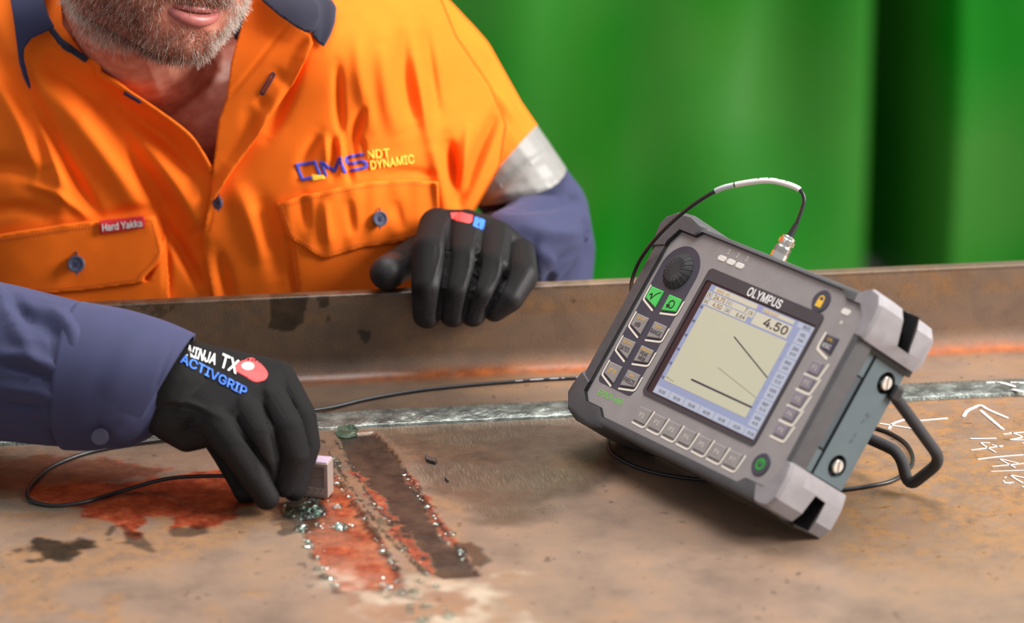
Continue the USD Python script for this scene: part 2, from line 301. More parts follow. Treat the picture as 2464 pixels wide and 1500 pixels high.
obj('plate_underside', chamfer_prism([(-1.1, -0.75), (1.0, -0.75), (1.0, 0.292), (-1.1, 0.292)], -0.026, -0.0125, 0.001), mat('mill_scale', S(90, 76, 68), 0.6, var=0.1), work)
# --- rolled upright edge: flat foot, root fillet, wall and rounded top, one profile swept along x
a = np.linspace(0, math.pi / 2, 9)[1:]
prof = [(0.166, 0.0)] + [(y, 0.0) for y in np.linspace(0.17, 0.262, 50)] + [(0.264 + 0.016 * math.sin(t), 0.016 - 0.016 * math.cos(t)) for t in a] + [(0.28, z) for z in np.linspace(0.018, 0.0665, 34)] + [(0.2815 - 0.0015 * math.cos(t), 0.0670 + 0.0015 * math.sin(t)) for t in a] + [(y, 0.0685) for y in np.linspace(0.2835, 0.2905, 6)] + [(0.2905 + 0.0015 * math.sin(t), 0.067 + 0.0015 * math.cos(t)) for t in a] + [(0.292, z) for z in (0.05, 0.02, 0.0, -0.012)] + [(0.166, -0.012)]
prof = np.array(prof)
ux = np.unique(np.r_[np.linspace(-1.1, -0.58, 20), np.linspace(-0.58, 0.46, 520), np.linspace(0.46, 1.0, 20)])
npf = len(prof)
V = np.stack([np.repeat(ux, npf), np.tile(prof[:, 0], len(ux)), np.tile(prof[:, 1], len(ux))], -1)
wob = meshkit.fbm(np.c_[V[:, 0] * 7, V[:, 1] * 0, V[:, 2] * 0], 3, 4) - 0.5
V[:, 1] += 0.0012 * wob * (V[:, 2] > 0.01)
i = np.arange(len(ux) - 1)[:, None] * npf; j = np.arange(npf)[None]; jn = (j + 1) % npf
q = np.stack([i + j, i + npf + j, i + npf + jn, i + jn], -1).reshape(-1, 4)
c0 = np.arange(npf); cN = c0 + (len(ux) - 1) * npf
cap = lambda c, flip: trimesh.creation.triangulate_polygon(Polygon(prof), engine='earcut')
F = np.vstack([q[:, [0, 1, 2]], q[:, [0, 2, 3]]])
uv = prj(V)[:, :2]
def um(poly, soft, wob=0.0, ws=0.02, seed=0, conv=cA): return poly_mask(uv, [conv(*p) for p in poly], soft, wob, ws, seed)
nz = meshkit.fbm(V * 60, 4, 21); nf = meshkit.fbm(V * 170, 4, 22); nb_ = meshkit.fbm(V * np.array([10, 20, 20]), 4, 23)
wall = V[:, 2] > 0.012
st1 = um([(330, 215), (820, 215), (760, 300), (700, 400), (620, 370), (520, 330), (330, 290)], 5, 16, 0.03, 1)
st2 = um([(1590, 190), (1900, 185), (1870, 400), (1800, 470), (1700, 490), (1600, 470), (1540, 475), (1585, 380)], 3, 6, 0.03, 2)
st3 = np.maximum.reduce([um([(1980, 185), (2090, 185), (2080, 280), (2010, 300)], 3, 5, .04, 3), um([(2060, 350), (2090, 340), (2090, 400), (2070, 405)], 3, 4, .04, 4), um([(2330, 470), (2440, 480), (2430, 590), (2370, 600), (2340, 560)], 3, 5, .04, 5), um([(1370, 500), (1420, 510), (1400, 545), (1380, 540)], 3, 3, .05, 6, conv=lambda u, v: (u * 0 + 1375 + (u - 1370) * .2, 720 + (v - 500) * .2))])
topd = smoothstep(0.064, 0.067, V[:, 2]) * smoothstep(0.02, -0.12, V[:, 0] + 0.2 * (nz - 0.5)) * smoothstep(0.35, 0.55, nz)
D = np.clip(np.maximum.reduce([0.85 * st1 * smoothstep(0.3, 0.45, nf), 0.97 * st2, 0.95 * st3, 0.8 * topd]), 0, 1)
D = np.maximum.reduce([D, 0.7 * smoothstep(0.79, 0.83, nf), 0.68 * smoothstep(-0.02, -0.28, V[:, 0] + 0.25 * (nb_ - 0.5))])  # left of the upright darkened: wet staining and painted shade together
orange = np.exp(-((V[:, 1] + V[:, 2] * 0.6 - 0.272) / 0.0075) ** 2) * (V[:, 2] < 0.03) * (0.55 + 0.45 * smoothstep(0.35, 0.6, nz))
RUu = 0.35 * smoothstep(0.45, 0.62, nz) * (V[:, 2] > 0.045) + 0.25 * smoothstep(0.5, 0.65, nb_)
Bu = np.maximum(0.5 * (V[:, 2] > 0.066) * smoothstep(-0.1, 0.05, V[:, 0]), 0.55 * smoothstep(0.205, 0.199, V[:, 1]) * (V[:, 2] < 0.01))
Wu = np.maximum(0.3 + 0.3 * smoothstep(0.05, -0.2, V[:, 0]), 0.9 * D)
zero = np.zeros(len(V))
capf = trimesh.creation.triangulate_polygon(Polygon(prof), engine='earcut')
from scipy.spatial import cKDTree
_, mp = cKDTree(prof).query(capf[0]); ff = mp[capf[1]]
F = np.vstack([F, ff, ff[:, ::-1] + (len(ux) - 1) * npf])
upr = trimesh.Trimesh(V, F, process=False)
_c = upr.triangles_center[2000]; _n = upr.face_normals[2000]
if upr.volume < 0: upr = trimesh.Trimesh(V, F[:, ::-1], process=False)
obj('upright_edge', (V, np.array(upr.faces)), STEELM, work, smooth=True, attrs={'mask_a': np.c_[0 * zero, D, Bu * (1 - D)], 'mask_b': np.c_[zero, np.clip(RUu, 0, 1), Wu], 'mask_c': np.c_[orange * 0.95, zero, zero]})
# --- weld bead: ripples along its upper toe, pitted crown, ground flat near the left
WELDM = usdkit.material(stage, '/World/Looks/weld_metal', {'p': ('principled_bsdf', {'metallic': 0.75, 'roughness': 0.4}), 'g': ('geometry', {}), 'n': ('noise_texture', {'scale': 55.0, 'detail': 5.0, 'roughness': 0.6}), 'n2': ('noise_texture', {'scale': 420.0, 'detail': 3.0}),
    'r': ('rgb_ramp', {'ramp': [(0.3, S(82, 84, 79)), (0.5, S(120, 125, 119)), (0.7, S(166, 172, 164))]}), 'b': ('bump', {'strength': 0.6, 'distance': 0.001})},
    [('g.position', 'n.vector'), ('g.position', 'n2.vector'), ('n.fac', 'r.fac'), ('r.color', 'p.base_color'), ('n2.fac', 'b.height'), ('b.normal', 'p.normal')], surface='p.BSDF')
wx = np.unique(np.r_[np.linspace(-1.08, -0.6, 260), np.linspace(-0.6, 0.48, 1400), np.linspace(0.48, 0.98, 260)]); wt = np.linspace(0, 1, 26)
XX, TT = np.meshgrid(wx, wt)
n1 = meshkit.fbm(np.stack([XX * 120, TT * 5, 0 * XX], -1), 4, 31); n2 = meshkit.fbm(np.stack([XX * 30, TT * 2, 0 * XX], -1), 3, 32)
rough = smoothstep(-0.262, -0.245, XX) + smoothstep(-0.272, -0.285, XX)
ground = np.clip(rough, 0.12, 1)
yy = 0.1655 + 0.0345 * TT + 0.002 * (n2 - 0.5)
crown = np.sin(np.pi * TT) ** 0.55
zz = 0.0008 + crown * (0.0012 + 0.0016 * ground) + 0.0026 * (n1 - 0.5) * crown * ground
rip = np.exp(-((TT - 0.93) / 0.06) ** 2) * (0.5 + 0.5 * np.sin(XX * 2 * np.pi / 0.0042 + 2 * TT))
zz = zz + 0.0006 * rip * (0.3 + 0.7 * ground)
zz[0] = zz[-1] = -0.0015
idx = np.arange(XX.size).reshape(XX.shape); q = np.stack([idx[:-1, :-1], idx[:-1, 1:], idx[1:, 1:], idx[1:, :-1]], -1).reshape(-1, 4)
obj('weld_bead', (np.c_[XX.ravel(), yy.ravel(), zz.ravel()], q), WELDM, work, smooth=True)
# --- white paint-marker strokes on the plate
PAINT = mat('paint_marker', S(218, 210, 206), 0.6, var=0.05, vscale=300)
marks = [([[(300, 505), (430, 525), (720, 570)], [(400, 565), (430, 515), (500, 480), (610, 448)], [(780, 468), (1090, 440)]], 30, 'arrow of white paint strokes beside the stand leg'),
         ([[(1295, 415), (1340, 350), (1420, 310), (1500, 285), (1600, 340), (1815, 432)], [(1505, 350), (1640, 465), (1765, 570)]], 36, 'hooked white paint arrow near the weld'),
         ([[(1385, 686), (1675, 681)]], 26, 'single short white stroke'), ([[(1390, 822), (1560, 800), (1760, 770)], [(1600, 735), (1510, 737), (1560, 780), (1672, 846)], [(1640, 760), (1740, 785)]], 22, None),
         ([[(1470, 933), (1700, 905), (2000, 880)]], 26, None), ([[(1650, 1020), (2150, 970)], [(1960, 985), (1740, 935), (1910, 1032)]], 20, None), ([[(1630, 1080), (2150, 1062)]], 14, None),
         ([[(1855, 1122), (1920, 1170), (2000, 1215)], [(1855, 1122), (2130, 1180)]], 22, None), ([[(1780, 1150), (1795, 1158), (1806, 1144)]], 8, None), ([[(1775, 1195), (1800, 1215), (1890, 1212)], [(1790, 1220), (1850, 1225)]], 16, None),
         ([[(2150, 595), (1780, 630)], [(1860, 612), (1995, 665), (1865, 700), (2150, 700)]], 24, 'letter-like zigzag white paint stroke at the right'), ([[(2010, 740), (2150, 730)]], 24, None), ([[(2010, 1265), (2100, 1270)]], 24, None)]
marks.append(([[(1590, 12), (1760, 15), (1900, 55)], [(1880, 10), (2020, 14)], [(1900, 95), (2010, 120)]], 44, 'white paint splash on the weld'))
for pl_, w, lab in marks:
    parts_ = []
    for line in pl_:
        z = 0.0 if pl_ is not marks[-1][0] else 0.0035
        pts = plane(line, cC, z)
        pts = smooth_path(np.c_[pts, np.zeros(len(pts))], 6)[:, :2]
        wm = w / 5.0 / FPX * 2.5
        g = LineString(pts).buffer(wm * 0.56, quad_segs=4)
        parts_.append(shp_prism(g, z, z + 0.0005))
    obj('paint_mark', cat(parts_), PAINT, work, label=lab)
# ================================================================== welding curtains far behind, concrete floor
flo = obj('floor', chamfer_prism([(-6, -6), (8, -6), (8, 8), (-6, 8)], -1.05, -0.95, 0.005), mat('concrete', S(120, 118, 114), 0.8, var=0.12, vscale=3))
tag(flo, 'grey concrete workshop floor', None, None, 'structure')
def curtain_mat():
    n = {'d': ('principled_bsdf', {'roughness': 0.4}), 't': ('translucent_bsdf', {'color': S(30, 160, 24)}), 'm': ('mix_closure', {'fac': 0.35}), 'g': ('geometry', {}), 'n': ('noise_texture', {'scale': 2.6, 'detail': 2.0}), 'r': ('rgb_ramp', {'ramp': [(0.35, S(18, 138, 20)), (0.62, S(66, 142, 46))]})}
    return usdkit.material(stage, '/World/Looks/curtain_green', n, [('g.position', 'n.vector'), ('n.fac', 'r.fac'), ('r.color', 'd.base_color'), ('d.BSDF', 'm.closure1'), ('t.BSDF', 'm.closure2')], surface='m.closure')
CURT = curtain_mat()
def curtain(name, x_px0, x_px1, seed, label, fold, y0=3.0):
    a, b = at_y(x_px0, 300, y0)[0], at_y(x_px1, 300, y0)[0]
    n = 2600; s = np.linspace(0, 1, n); z = np.linspace(-0.94, 1.4, 50)
    SS, ZZ = np.meshgrid(s, z)
    XX = a + (b - a) * SS
    YY = y0 + fold(XX, ZZ)
    idx = np.arange(XX.size).reshape(XX.shape); q = np.stack([idx[:-1, :-1], idx[:-1, 1:], idx[1:, 1:], idx[1:, :-1]], -1).reshape(-1, 4)
    V = np.c_[XX.ravel(), YY.ravel(), ZZ.ravel()]
    nv = len(V); V2 = np.vstack([V, V + [0, 0.0015, 0]]); F = np.vstack([q[:, [0, 1, 2]], q[:, [0, 2, 3]]]); F2 = np.vstack([F, F[:, ::-1] + nv])
    p = obj(name, (V2, F2), CURT, smooth=True); tag(p, label, 'curtain')
    return p
xa = at_y(2150, 300, 3.0)[0]
def fold1(x, z):
    f = 0.022 * np.sin(x * 21 + 2.6 * z) + 0.05 * np.sin(x * 9.3 + 2.1 - 4.2 * (z + 0.5)) + 0.06 * np.sin(x * 5.1 + 4 - 3.2 * (z + 0.4))
    return f * (1 - np.exp(-((x - xa) / 0.12) ** 2)) + 0.42 * np.exp(-(np.abs(x - xa - 0.03) / 0.052) ** 4) + 0.05 * np.exp(-((x - xa - 0.55) / 0.12) ** 2)
curtain('welding_curtain', -3600, 4200, 1, 'long green welding curtain in loose folds hanging behind the man', fold1)
bk = obj('wall_back', chamfer_prism([(-6, 5.5), (8, 5.5), (8, 5.6), (-6, 5.6)], -0.95, 3.0, 0.005), mat('wall_shade_green', S(12, 40, 12), 0.8)); tag(bk, 'workshop wall far behind the curtain, deep shade painted into its colour', None, None, 'structure')  # dark green paints in the deep shadow behind the curtain gap
# ================================================================== flaw detector (local millimetres, scaled to metres)
DR = np.array([[0.56581608, 0.48300529, -0.66825], [0.26575973, -0.87403983, -0.40672612], [-0.78052798, 0.05253825, -0.62290915]])
DW = CB @ DR                                   # device axes in the world
_m = np.eye(4); _m[:3, :3] = DW.T; _m[3, :3] = (0, 0, 0.1005)
def dev(p): return np.asarray(p, float) / 1000 @ DW.T + np.array([0, 0, 0.1005])
RUB = mat('grey_rubber_lit', S(138, 133, 136), 0.62, var=0.10, vscale=90, bump=0.25, bscale=2500, bdist=0.0004)  # one rubber, lightened here: side light painted into the right bumpers
RUBD = mat('dark_rubber_shaded', S(78, 76, 78), 0.6, var=0.10, vscale=120, bump=0.25, bscale=2500, bdist=0.0004)  # same rubber in a darker tone: shade painted into frame and left bumpers
PANEL = mat('worn_grey_panel', S(146, 140, 139), 0.5, var=0.07, vscale=70, bump=0.05, bscale=900)
PAD = mat('keypad_charcoal', S(66, 64, 76), 0.5, var=0.08, vscale=90)
BEZ = mat('bezel_charcoal', S(68, 64, 68), 0.45, var=0.05)
KEYG = mat('key_grey', S(146, 140, 138), 0.5, var=0.08, vscale=150)
KEYGR = mat('key_green', S(74, 200, 92), 0.5, var=0.04)
LINE = mat('print_cream', S(236, 226, 210), 0.6)
BLACKP = mat('print_black', S(22, 22, 26), 0.6)
YELP = mat('print_yellow', S(236, 186, 60), 0.6)
GRNP = mat('print_green', S(110, 214, 62), 0.6)
WHITEP = mat('print_white', S(236, 234, 230), 0.6)
PALE = mat('print_pale', S(216, 204, 192), 0.6)
TEAL = mat('teal_plastic', S(84, 97, 102), 0.5, var=0.05)
TEALD = mat('teal_plastic_dark', S(66, 76, 84), 0.5, var=0.05)
BLACK = mat('black_plastic', S(22, 22, 24), 0.5)
STEEL = mat('screw_steel', S(200, 196, 190), 0.3, metal=1.0, bump=0.05, bscale=900)
KNOBM = mat('knob_rubber', S(46, 47, 48), 0.65, bump=0.5, bscale=3500, bdist=0.0004)
LED = mat('led_white', S(228, 222, 214), 0.4)
def scr_mat(name, c, e=0.16):
    return mat(name, c, 0.35, coat_weight=0.0, emission_color=np.asarray(c), emission_strength=e)
SCBG = scr_mat('screen_pale', S(186, 184, 160)); SCBL = scr_mat('screen_blue', S(142, 150, 180))
SCCE = scr_mat('screen_cell', S(196, 190, 170)); SCME = scr_mat('screen_menu', S(170, 176, 192))
SCLN = scr_mat('screen_lilac', S(150, 146, 186)); SCTX = mat('screen_text', S(58, 48, 62), 0.5); SCRD = mat('screen_text_red', S(128, 70, 70), 0.5)
SCOR = mat('screen_text_orange', S(206, 158, 96), 0.5); SCFA = mat('screen_trace_faint', S(140, 130, 120), 0.5)

det = thing('flaw_detector', 'grey ultrasonic flaw detector with green keys and lit screen, leaning on its wire stand', 'measuring instrument', _m)
K = 0.001
panel_pts = [(-121.5, 61), (-115.5, 71.7), (-98, 71.7), (-92.6, 76.2), (67, 76.2), (73.5, 71.2), (89.5, 71.2), (97, 64), (98.5, -58), (91.6, -70.2), (71, -70.2), (65.3, -75.6), (-92, -76.2), (-98.6, -70.9), (-115.8, -70.9), (-122.2, -65)]
screw_cut = m3.Manifold.batch_boolean([m3.Manifold.cylinder(20, 8.3, 8.3, 40).rotate((0, 90, 0)).translate((94.5, yy, zz)) for yy, zz in ((34, -44), (-33, -41))], m3.OpType.Add)
# case: convex box behind the frame
obj('case', chamfer_prism([(-126, 72), (-120, 78), (92, 78), (99, 70), (99, -70), (92, -79), (-120, -79), (-126, -72)], -60, -4, 3) - screw_cut, BLACK, det, scale=K)
obj('back_cover', chamfer_prism(rrect(-110, -70, 88, 70, 8), -66, -58, 2), BLACK, det, scale=K)
# frame: soft rubber ring round the panel, proud of it by 2.5 mm
outer = [(-134.5, 60), (-128, 76), (-112, 80.5), (86, 80.5), (98, 76), (104.5, 62), (104.5, -62), (98, -77), (86, -83), (-112, -83.5), (-127, -80), (-134.5, -62)]
ring = hull_stack([(inset(outer, 3.2), 2.6), (inset(outer, 1.2), 1.6), (outer, -2), (outer, -12), (inset(outer, 2), -15)])
pocket = poly_prism(panel_pts, -30, 10)
bev = m3.Manifold.extrude(m3.CrossSection([np.array(Polygon(panel_pts).buffer(0.8, join_style='mitre').exterior.coords)[:-1].tolist()], m3.FillRule.NonZero), 6).translate((0, 0, 0.9))
obj('rubber_frame', ring - pocket - bev, RUBD, det, scale=K, smooth=30)
obj('bottom_skirt', chamfer_prism(rrect(-78, -83, 70, -74, 3), -40, -10, 1.5), RUBD, det, scale=K)
# corner bumpers
def bumper(levels, cuts=()):
    b = hull_stack(levels)
    for c in cuts: b = b - c
    return b - pocket - bev
ul = [(-134.5, 50), (-137.5, 62), (-141.5, 71), (-139.5, 78), (-128, 85.2), (-111, 86.4), (-92, 81), (-89, 76), (-96, 70), (-110, 68), (-122, 58)]
ulf = [(-134.6, 54), (-137, 63), (-138.5, 71), (-136, 76.5), (-127, 82.4), (-111, 83.5), (-97, 80), (-96, 76), (-110, 70), (-122, 58)]
obj('corner_bumper', bumper([(ulf, 3.4), (ul, 0.2), (ul, -58), (inset(ul, 3), -64)]), RUBD, det, scale=K, label='upper left corner bumper, its grey darkened for shade')
ll = [(-134.5, -50), (-138.6, -64), (-139.5, -73), (-132, -82.6), (-118, -87.6), (-100, -87.6), (-86, -83), (-90, -72), (-112, -68), (-124, -56)]
llf = [(-134.6, -54), (-137.2, -64), (-137.6, -71.5), (-131, -79.6), (-118, -84.4), (-101, -84.6), (-93, -80.6), (-95, -74), (-112, -70), (-124, -58)]
obj('corner_bumper', bumper([(llf, 3.4), (ll, 0.2), (ll, -30), ([(x, max(y, -83.2)) for x, y in inset(ll, 1)], -57), (inset(ll, 6), -63)]), RUBD, det, scale=K, label='lower left corner bumper, its grey darkened for shade')
tr = [(82, 78), (88, 83), (93, 85.3), (103, 83.3), (108, 76.5), (109.2, 60), (106.8, 50.2), (95, 50.2), (84, 66)]
trf = [(83, 78), (89, 82.4), (93.2, 83.8), (102, 82), (106.6, 75.6), (107.6, 60), (105.4, 51.4), (95, 51), (84, 66)]
def zy(man): return m3.Manifold.hull_points([(p[2], p[1], p[0]) for p in np.array(man.to_mesh().vert_properties)[:, :3]])
slot_ta = zy(poly_prism([(-42.0, 58.8), (-28.6, 59), (-22.5, 78), (-20, 100), (-32, 100), (-38, 76)], 74, 130))
liner_t = zy(poly_prism([(-42.2, 58.6), (-41.0, 58.6), (-37.0, 76), (-34, 84), (-34.6, 84.5), (-38.4, 76)], 76, 108.8)) + zy(poly_prism([(-42, 58.2), (-28.6, 58.4), (-28.6, 59.4), (-42, 59.2)], 76, 106)) + m3.Manifold.cube((1, 24, 20)).translate((88, 59, -42))
b_tr = hull_stack([(trf, 3.2), (tr, 0), (tr, -15)]) + hull_stack([(tr, -14), (tr, -56), (inset(tr, 4), -63)])
bu = obj('corner_bumper', b_tr - slot_ta - pocket - bev, RUB, det, scale=K, smooth=18, label='upper right corner bumper with slot, its grey lightened as if lit')
obj('slot_liner', liner_t, BLACK, bu, scale=K)
lr = [(84, -70), (90, -82.8), (97, -83.2), (104.5, -82), (108.8, -74), (109, -58), (106.6, -47.3), (95, -47.3)]
lrf = [(84, -70), (90.6, -81.4), (97, -81.8), (103.6, -80.6), (107.4, -73.4), (107.6, -58), (105.4, -48.5), (95, -48)]
slot_la = zy(poly_prism([(-40.6, -59.4), (-28.8, -58.6), (-26, -72), (-24, -100), (-38, -100), (-41.2, -72)], 74, 130))
liner_l = zy(poly_prism([(-41.4, -59), (-40.2, -59), (-40.6, -72), (-39, -82), (-40, -82), (-41.8, -72)], 76, 108.4)) + zy(poly_prism([(-41, -58.4), (-28.6, -57.6), (-28.6, -58.8), (-41, -59.6)], 76, 106)) + m3.Manifold.cube((1, 25, 20)).translate((90, -84, -42))
b_lr = hull_stack([(lrf, 3.2), (lr, 0), (lr, -15)]) + hull_stack([(lr, -14), (lr, -57), (inset(lr, 5), -63)])
bu = obj('corner_bumper', b_lr - slot_la - pocket - bev, RUB, det, scale=K, smooth=18, label='lower right corner bumper with slot, its grey lightened as if lit')
obj('slot_liner', liner_l, BLACK, bu, scale=K)
# right side: teal cover with two slotted screws, seam and latches
side = m3.Manifold.hull_points([(x, y, z) for x in (97, 101.5) for y, z in ((46, -24), (46, -56), (-46, -24), (-46, -56))])
for yy, zz in ((34, -44), (-33, -41)):
    side = side - m3.Manifold.cylinder(20, 8.3, 8.3, 40).rotate((0, 90, 0)).translate((94.5, yy, zz))
obj('gap_shade_block', m3.Manifold.hull_points([(x, y, z) for x in (97, 103) for y, z in ((46, -13), (46, -60), (51, -13), (51, -60))]), BLACK, det, scale=K)  # solid black block paints in the shade under the upper bumper
obj('side_cover', side, TEAL, det, scale=K)
obj('side_seam', m3.Manifold.hull_points([(x, y, z) for x in (97, 99.6) for y in (47, -47) for z in (-14, -25)]), BLACK, det, scale=K)
for y0, y1, mm, dx in ((46, 28.5, TEAL, 101.2), (27, -27.5, TEALD, 100.6), (-29.5, -46, TEAL, 101.2)):
    obj('latch_strip', m3.Manifold.hull_points([(x, y, z) for x in (97, dx) for y in (y0, y1) for z in (-15.5, -21.5)]), mm, det, scale=K)
for yy, zz in ((34, -44), (-33, -41)):
    c = m3.Manifold.cylinder(8.6, 4.9, 4.9, 32).rotate((0, 90, 0)).translate((94.6, yy, zz + 1)) + m3.Manifold.cylinder(0.7, 4.9, 4.2, 32).rotate((0, 90, 0)).translate((103.2, yy, zz + 1))
    c = c - m3.Manifold.cube((2, 12, 1.3), True).rotate((25, 0, 0)).translate((104, yy, zz + 1))
    obj('side_screw', c, STEEL, det, scale=K)
    obj('screw_recess', m3.Manifold.cylinder(0.4, 8.2, 8.2, 40).rotate((0, 90, 0)).translate((94.6, yy, zz)), BLACK, det, scale=K)
for i, (yy, zz) in enumerate(((8, -43), (3, -42), (-8, -41.5), (-13, -41))):
    mk = text(('M', '3', 'X', '8')[i], 3.6, depth=0.2)
    obj('moulded_mark', frame_to(mk, (101.4, yy, zz), (1, 0, 0), (0, 0.3, 1)), TEALD, det, scale=K)
# front panel and overlays
obj('front_panel', poly_prism(panel_pts, -2.4, 0), PANEL, det, scale=K)
pad = shapely.union_all([shapely.Point(-97.5, 43).buffer(20.8, quad_segs=24), Polygon(rrect(-118.3, -54.3, -76.7, 45, 4))]).intersection(shapely.union_all([shapely.box(-118.3, -60, -76.7, 43), shapely.Point(-97.5, 43).buffer(20.8, quad_segs=24)]))
obj('keypad_overlay', shp_prism(pad, 0, 0.35), PAD, det, scale=K)
# knob
kn = obj('control_knob', moved(lathe([(0, 4.6), (9.2, 4.6), (10.2, 4.2), (13.6, 1.6), (14.2, 0.6), (14.2, 0.2), (0, 0.2)], 72), -97.6, 43.6), KNOBM, det, scale=K, smooth=25)
for i in range(20):
    a = i * 2 * np.pi / 20; d = np.array([np.cos(a), np.sin(a)])
    prof = np.array([[5.2, 4.7], [9.2, 4.75], [10.3, 4.3], [13.7, 1.7], [14.35, 0.5]])
    P = np.c_[np.outer(prof[:, 0], d) + [-97.6, 43.6], prof[:, 1]]
    obj('knob_rib', tube(P, 0.22, 5), RUBD, kn, scale=K)
# left keys
def strokes(pts, w): return LineString(pts).buffer(w / 2, quad_segs=4)
keys = [('check', '', None, 25.8), ('dB', 'REF dB', 0, 3.2), ('GATES', 'AUTO XX%', 0, -17), ('2F', '', 0, -37.5)]
keysR = [('return', '', None, 25.4), ('RANGE', 'DELAY', 0, 3.0), ('PEAK/MEM', 'PEAK HOLD', 0, -17), ('FREEZE', 'SAVE', 0, -37.4)]
def key(quad, z1, m, label=None): return obj('key', hull_stack([(quad, 0.2), (quad, z1 - 0.4), (inset(quad, 0.5), z1)]), m, det, scale=K, label=label)
for nm, sub, _, y in keys:
    q = [(-115, y - 9.6), (-115, y), (-99.9, y), (-99.9, y - 13.7)]
    k = key(q, 1.4, KEYGR if nm == 'check' else KEYG, 'green key with black tick' if nm == 'check' else None)
    obj('key_outline', shp_prism(strokes(smooth_path([(-117, y + 0.3), (-117, y - 8.6), (-116.5, y - 10.6), (-115.4, y - 11.8), (-102, y - 16.2)], 6), 1.5), 0.3, 0.5), LINE, k, scale=K)
    cx = -107.4
    if nm == 'check':
        obj('key_symbol', shp_prism(strokes([(-111.6, y - 6.2), (-109.8, y - 5.2), (-108.6, y - 9)], 1.1).union(strokes(smooth_path([(-108.8, y - 9.2), (-106, y - 4.8), (-102.2, y - 1.8)], 6), 0.7)), 1.4, 1.55), BLACKP, k, scale=K)
    elif nm == '2F':
        obj('key_lettering', cat([moved(text('2', 3.4), cx - 3.4, y - 6.2, 1.4), moved(text('ND', 1.7), cx - 0.4, y - 5.2, 1.4), moved(text('F', 3.4), cx + 3.4, y - 6.2, 1.4)]), YELP, k, scale=K)
    else:
        obj('key_lettering', moved(text(nm, 3.4, 11.6 if nm == 'GATES' else 6), cx - 0.3, y - 7.6, 1.4), BLACKP, k, scale=K)
        obj('key_lettering', moved(text(sub, 1.9, 11.5 if len(sub) > 6 else 8.4), cx, y - 2.6, 1.4), YELP, k, scale=K)
for nm, sub, _, y in keysR:
    q = [(-92.7, y - 13), (-93, y), (-77.9, y), (-77.7, y - 10)]
    k = key(q, 1.4, KEYGR if nm == 'return' else KEYG, 'green key with black return arrow' if nm == 'return' else None)
    obj('key_outline', shp_prism(strokes(smooth_path([(-92.6, y - 15.4), (-79, y - 12.6), (-77, y - 11.6), (-76, y - 10), (-75.7, y - 1.2)], 6), 1.5), 0.3, 0.5), LINE, k, scale=K)
    cx = -85.4
    if nm == 'return':
        a = np.linspace(math.radians(215), math.radians(-115), 24)
        arc = strokes(np.c_[cx + 2.9 * np.cos(a), y - 6.2 + 2.9 * np.sin(a)], 0.9)
        e = np.array([cx + 2.9 * np.cos(a[-1]), y - 6.2 + 2.9 * np.sin(a[-1])])
        obj('key_symbol', shp_prism(arc.union(Polygon([(cx - 4.8, y - 7.4), (cx - 0.4, y - 7.0), (cx - 3.2, y - 10.4)])), 1.4, 1.55), BLACKP, k, scale=K)
    elif '/' in nm:
        a_, b_ = nm.split('/')
        obj('key_lettering', cat([moved(text(a_, 2.9, 8.2), cx, y - 5.2, 1.4), moved(text(b_, 2.9, 7.6), cx, y - 8.9, 1.4)]), BLACKP, k, scale=K)
        obj('key_lettering', moved(text(sub, 1.8, 12), cx, y - 2, 1.4), YELP, k, scale=K)
    else:
        obj('key_lettering', moved(text(nm, 3.4, 12.4), cx, y - 7.3, 1.4), BLACKP, k, scale=K)
        obj('key_lettering', moved(text(sub, 1.9, 6.8 if nm == 'RANGE' else 5.6), cx, y - 2.8, 1.4), YELP, k, scale=K)
obj('model_lettering', moved(text('EPOCH 650', 4.2, 28.6, slant=0.08), -96.6, -61.2, 0.02), GRNP, det, scale=K)
# P keys
for i in range(7):
    x = -62.4 + 17.55 * i; y = -57.6
    q = [(x + 0.4, y - 10.9), (x, y), (x + 14.2, y + 0.2), (x + 14, y - 10.9)]
    k = key(q, 1.0, KEYG)
    obj('key_outline', shp_prism(strokes(smooth_path([(x + 0.4, y - 13), (x + 11.6, y - 13.2), (x + 13.6, y - 12.4), (x + 14.6, y - 10.6), (x + 16.3, y + 0.4)], 6), 1.4), 0.0, 0.25), LINE, k, scale=K)
    obj('key_lettering', moved(text('P%d' % (i + 1), 3.2, 5.4), x + 7, y - 5.4, 1.0), PALE, k, scale=K)
# F keys on the right
for i, cy in enumerate((19.1, 7.2, -5.6, -17.3, -30.0)):
    q = [(72.8, cy - 4.6), (72.8, cy + 4.6), (84, cy + 4.6), (84, cy - 4.6)]
    k = key(q, 1.0, mat('key_lilac', S(134, 126, 136), 0.5))
    obj('key_outline', shp_prism(strokes(smooth_path([(71.6, cy - 7), (84, cy - 7), (85.8, cy - 6.2), (86.6, cy - 4), (88.2, cy + 5.2)], 6), 1.5), 0.0, 0.25), LINE, k, scale=K)
    obj('key_lettering', moved(text('F%d' % (i + 1), 3.0, 4.6), 78.4, cy, 1.0), PALE, k, scale=K)
k = key([(72.5, 33.9), (72.6, 43.7), (85.4, 44), (85.5, 31.2)], 1.2, PAD, 'dark key with yellow and white lettering')
obj('key_outline', shp_prism(strokes(smooth_path([(70.6, 44), (70.4, 34.4), (71, 32.4), (72, 31.4), (83.6, 28)], 6), 1.7), 0.0, 0.25), LINE, k, scale=K)
obj('key_lettering', moved(text('ESC', 3.0, 8), 78.8, 36, 1.2), WHITEP, k, scale=K)
obj('key_lettering', moved(text('CAL', 2.2, 6), 78.8, 41, 1.2), YELP, k, scale=K)
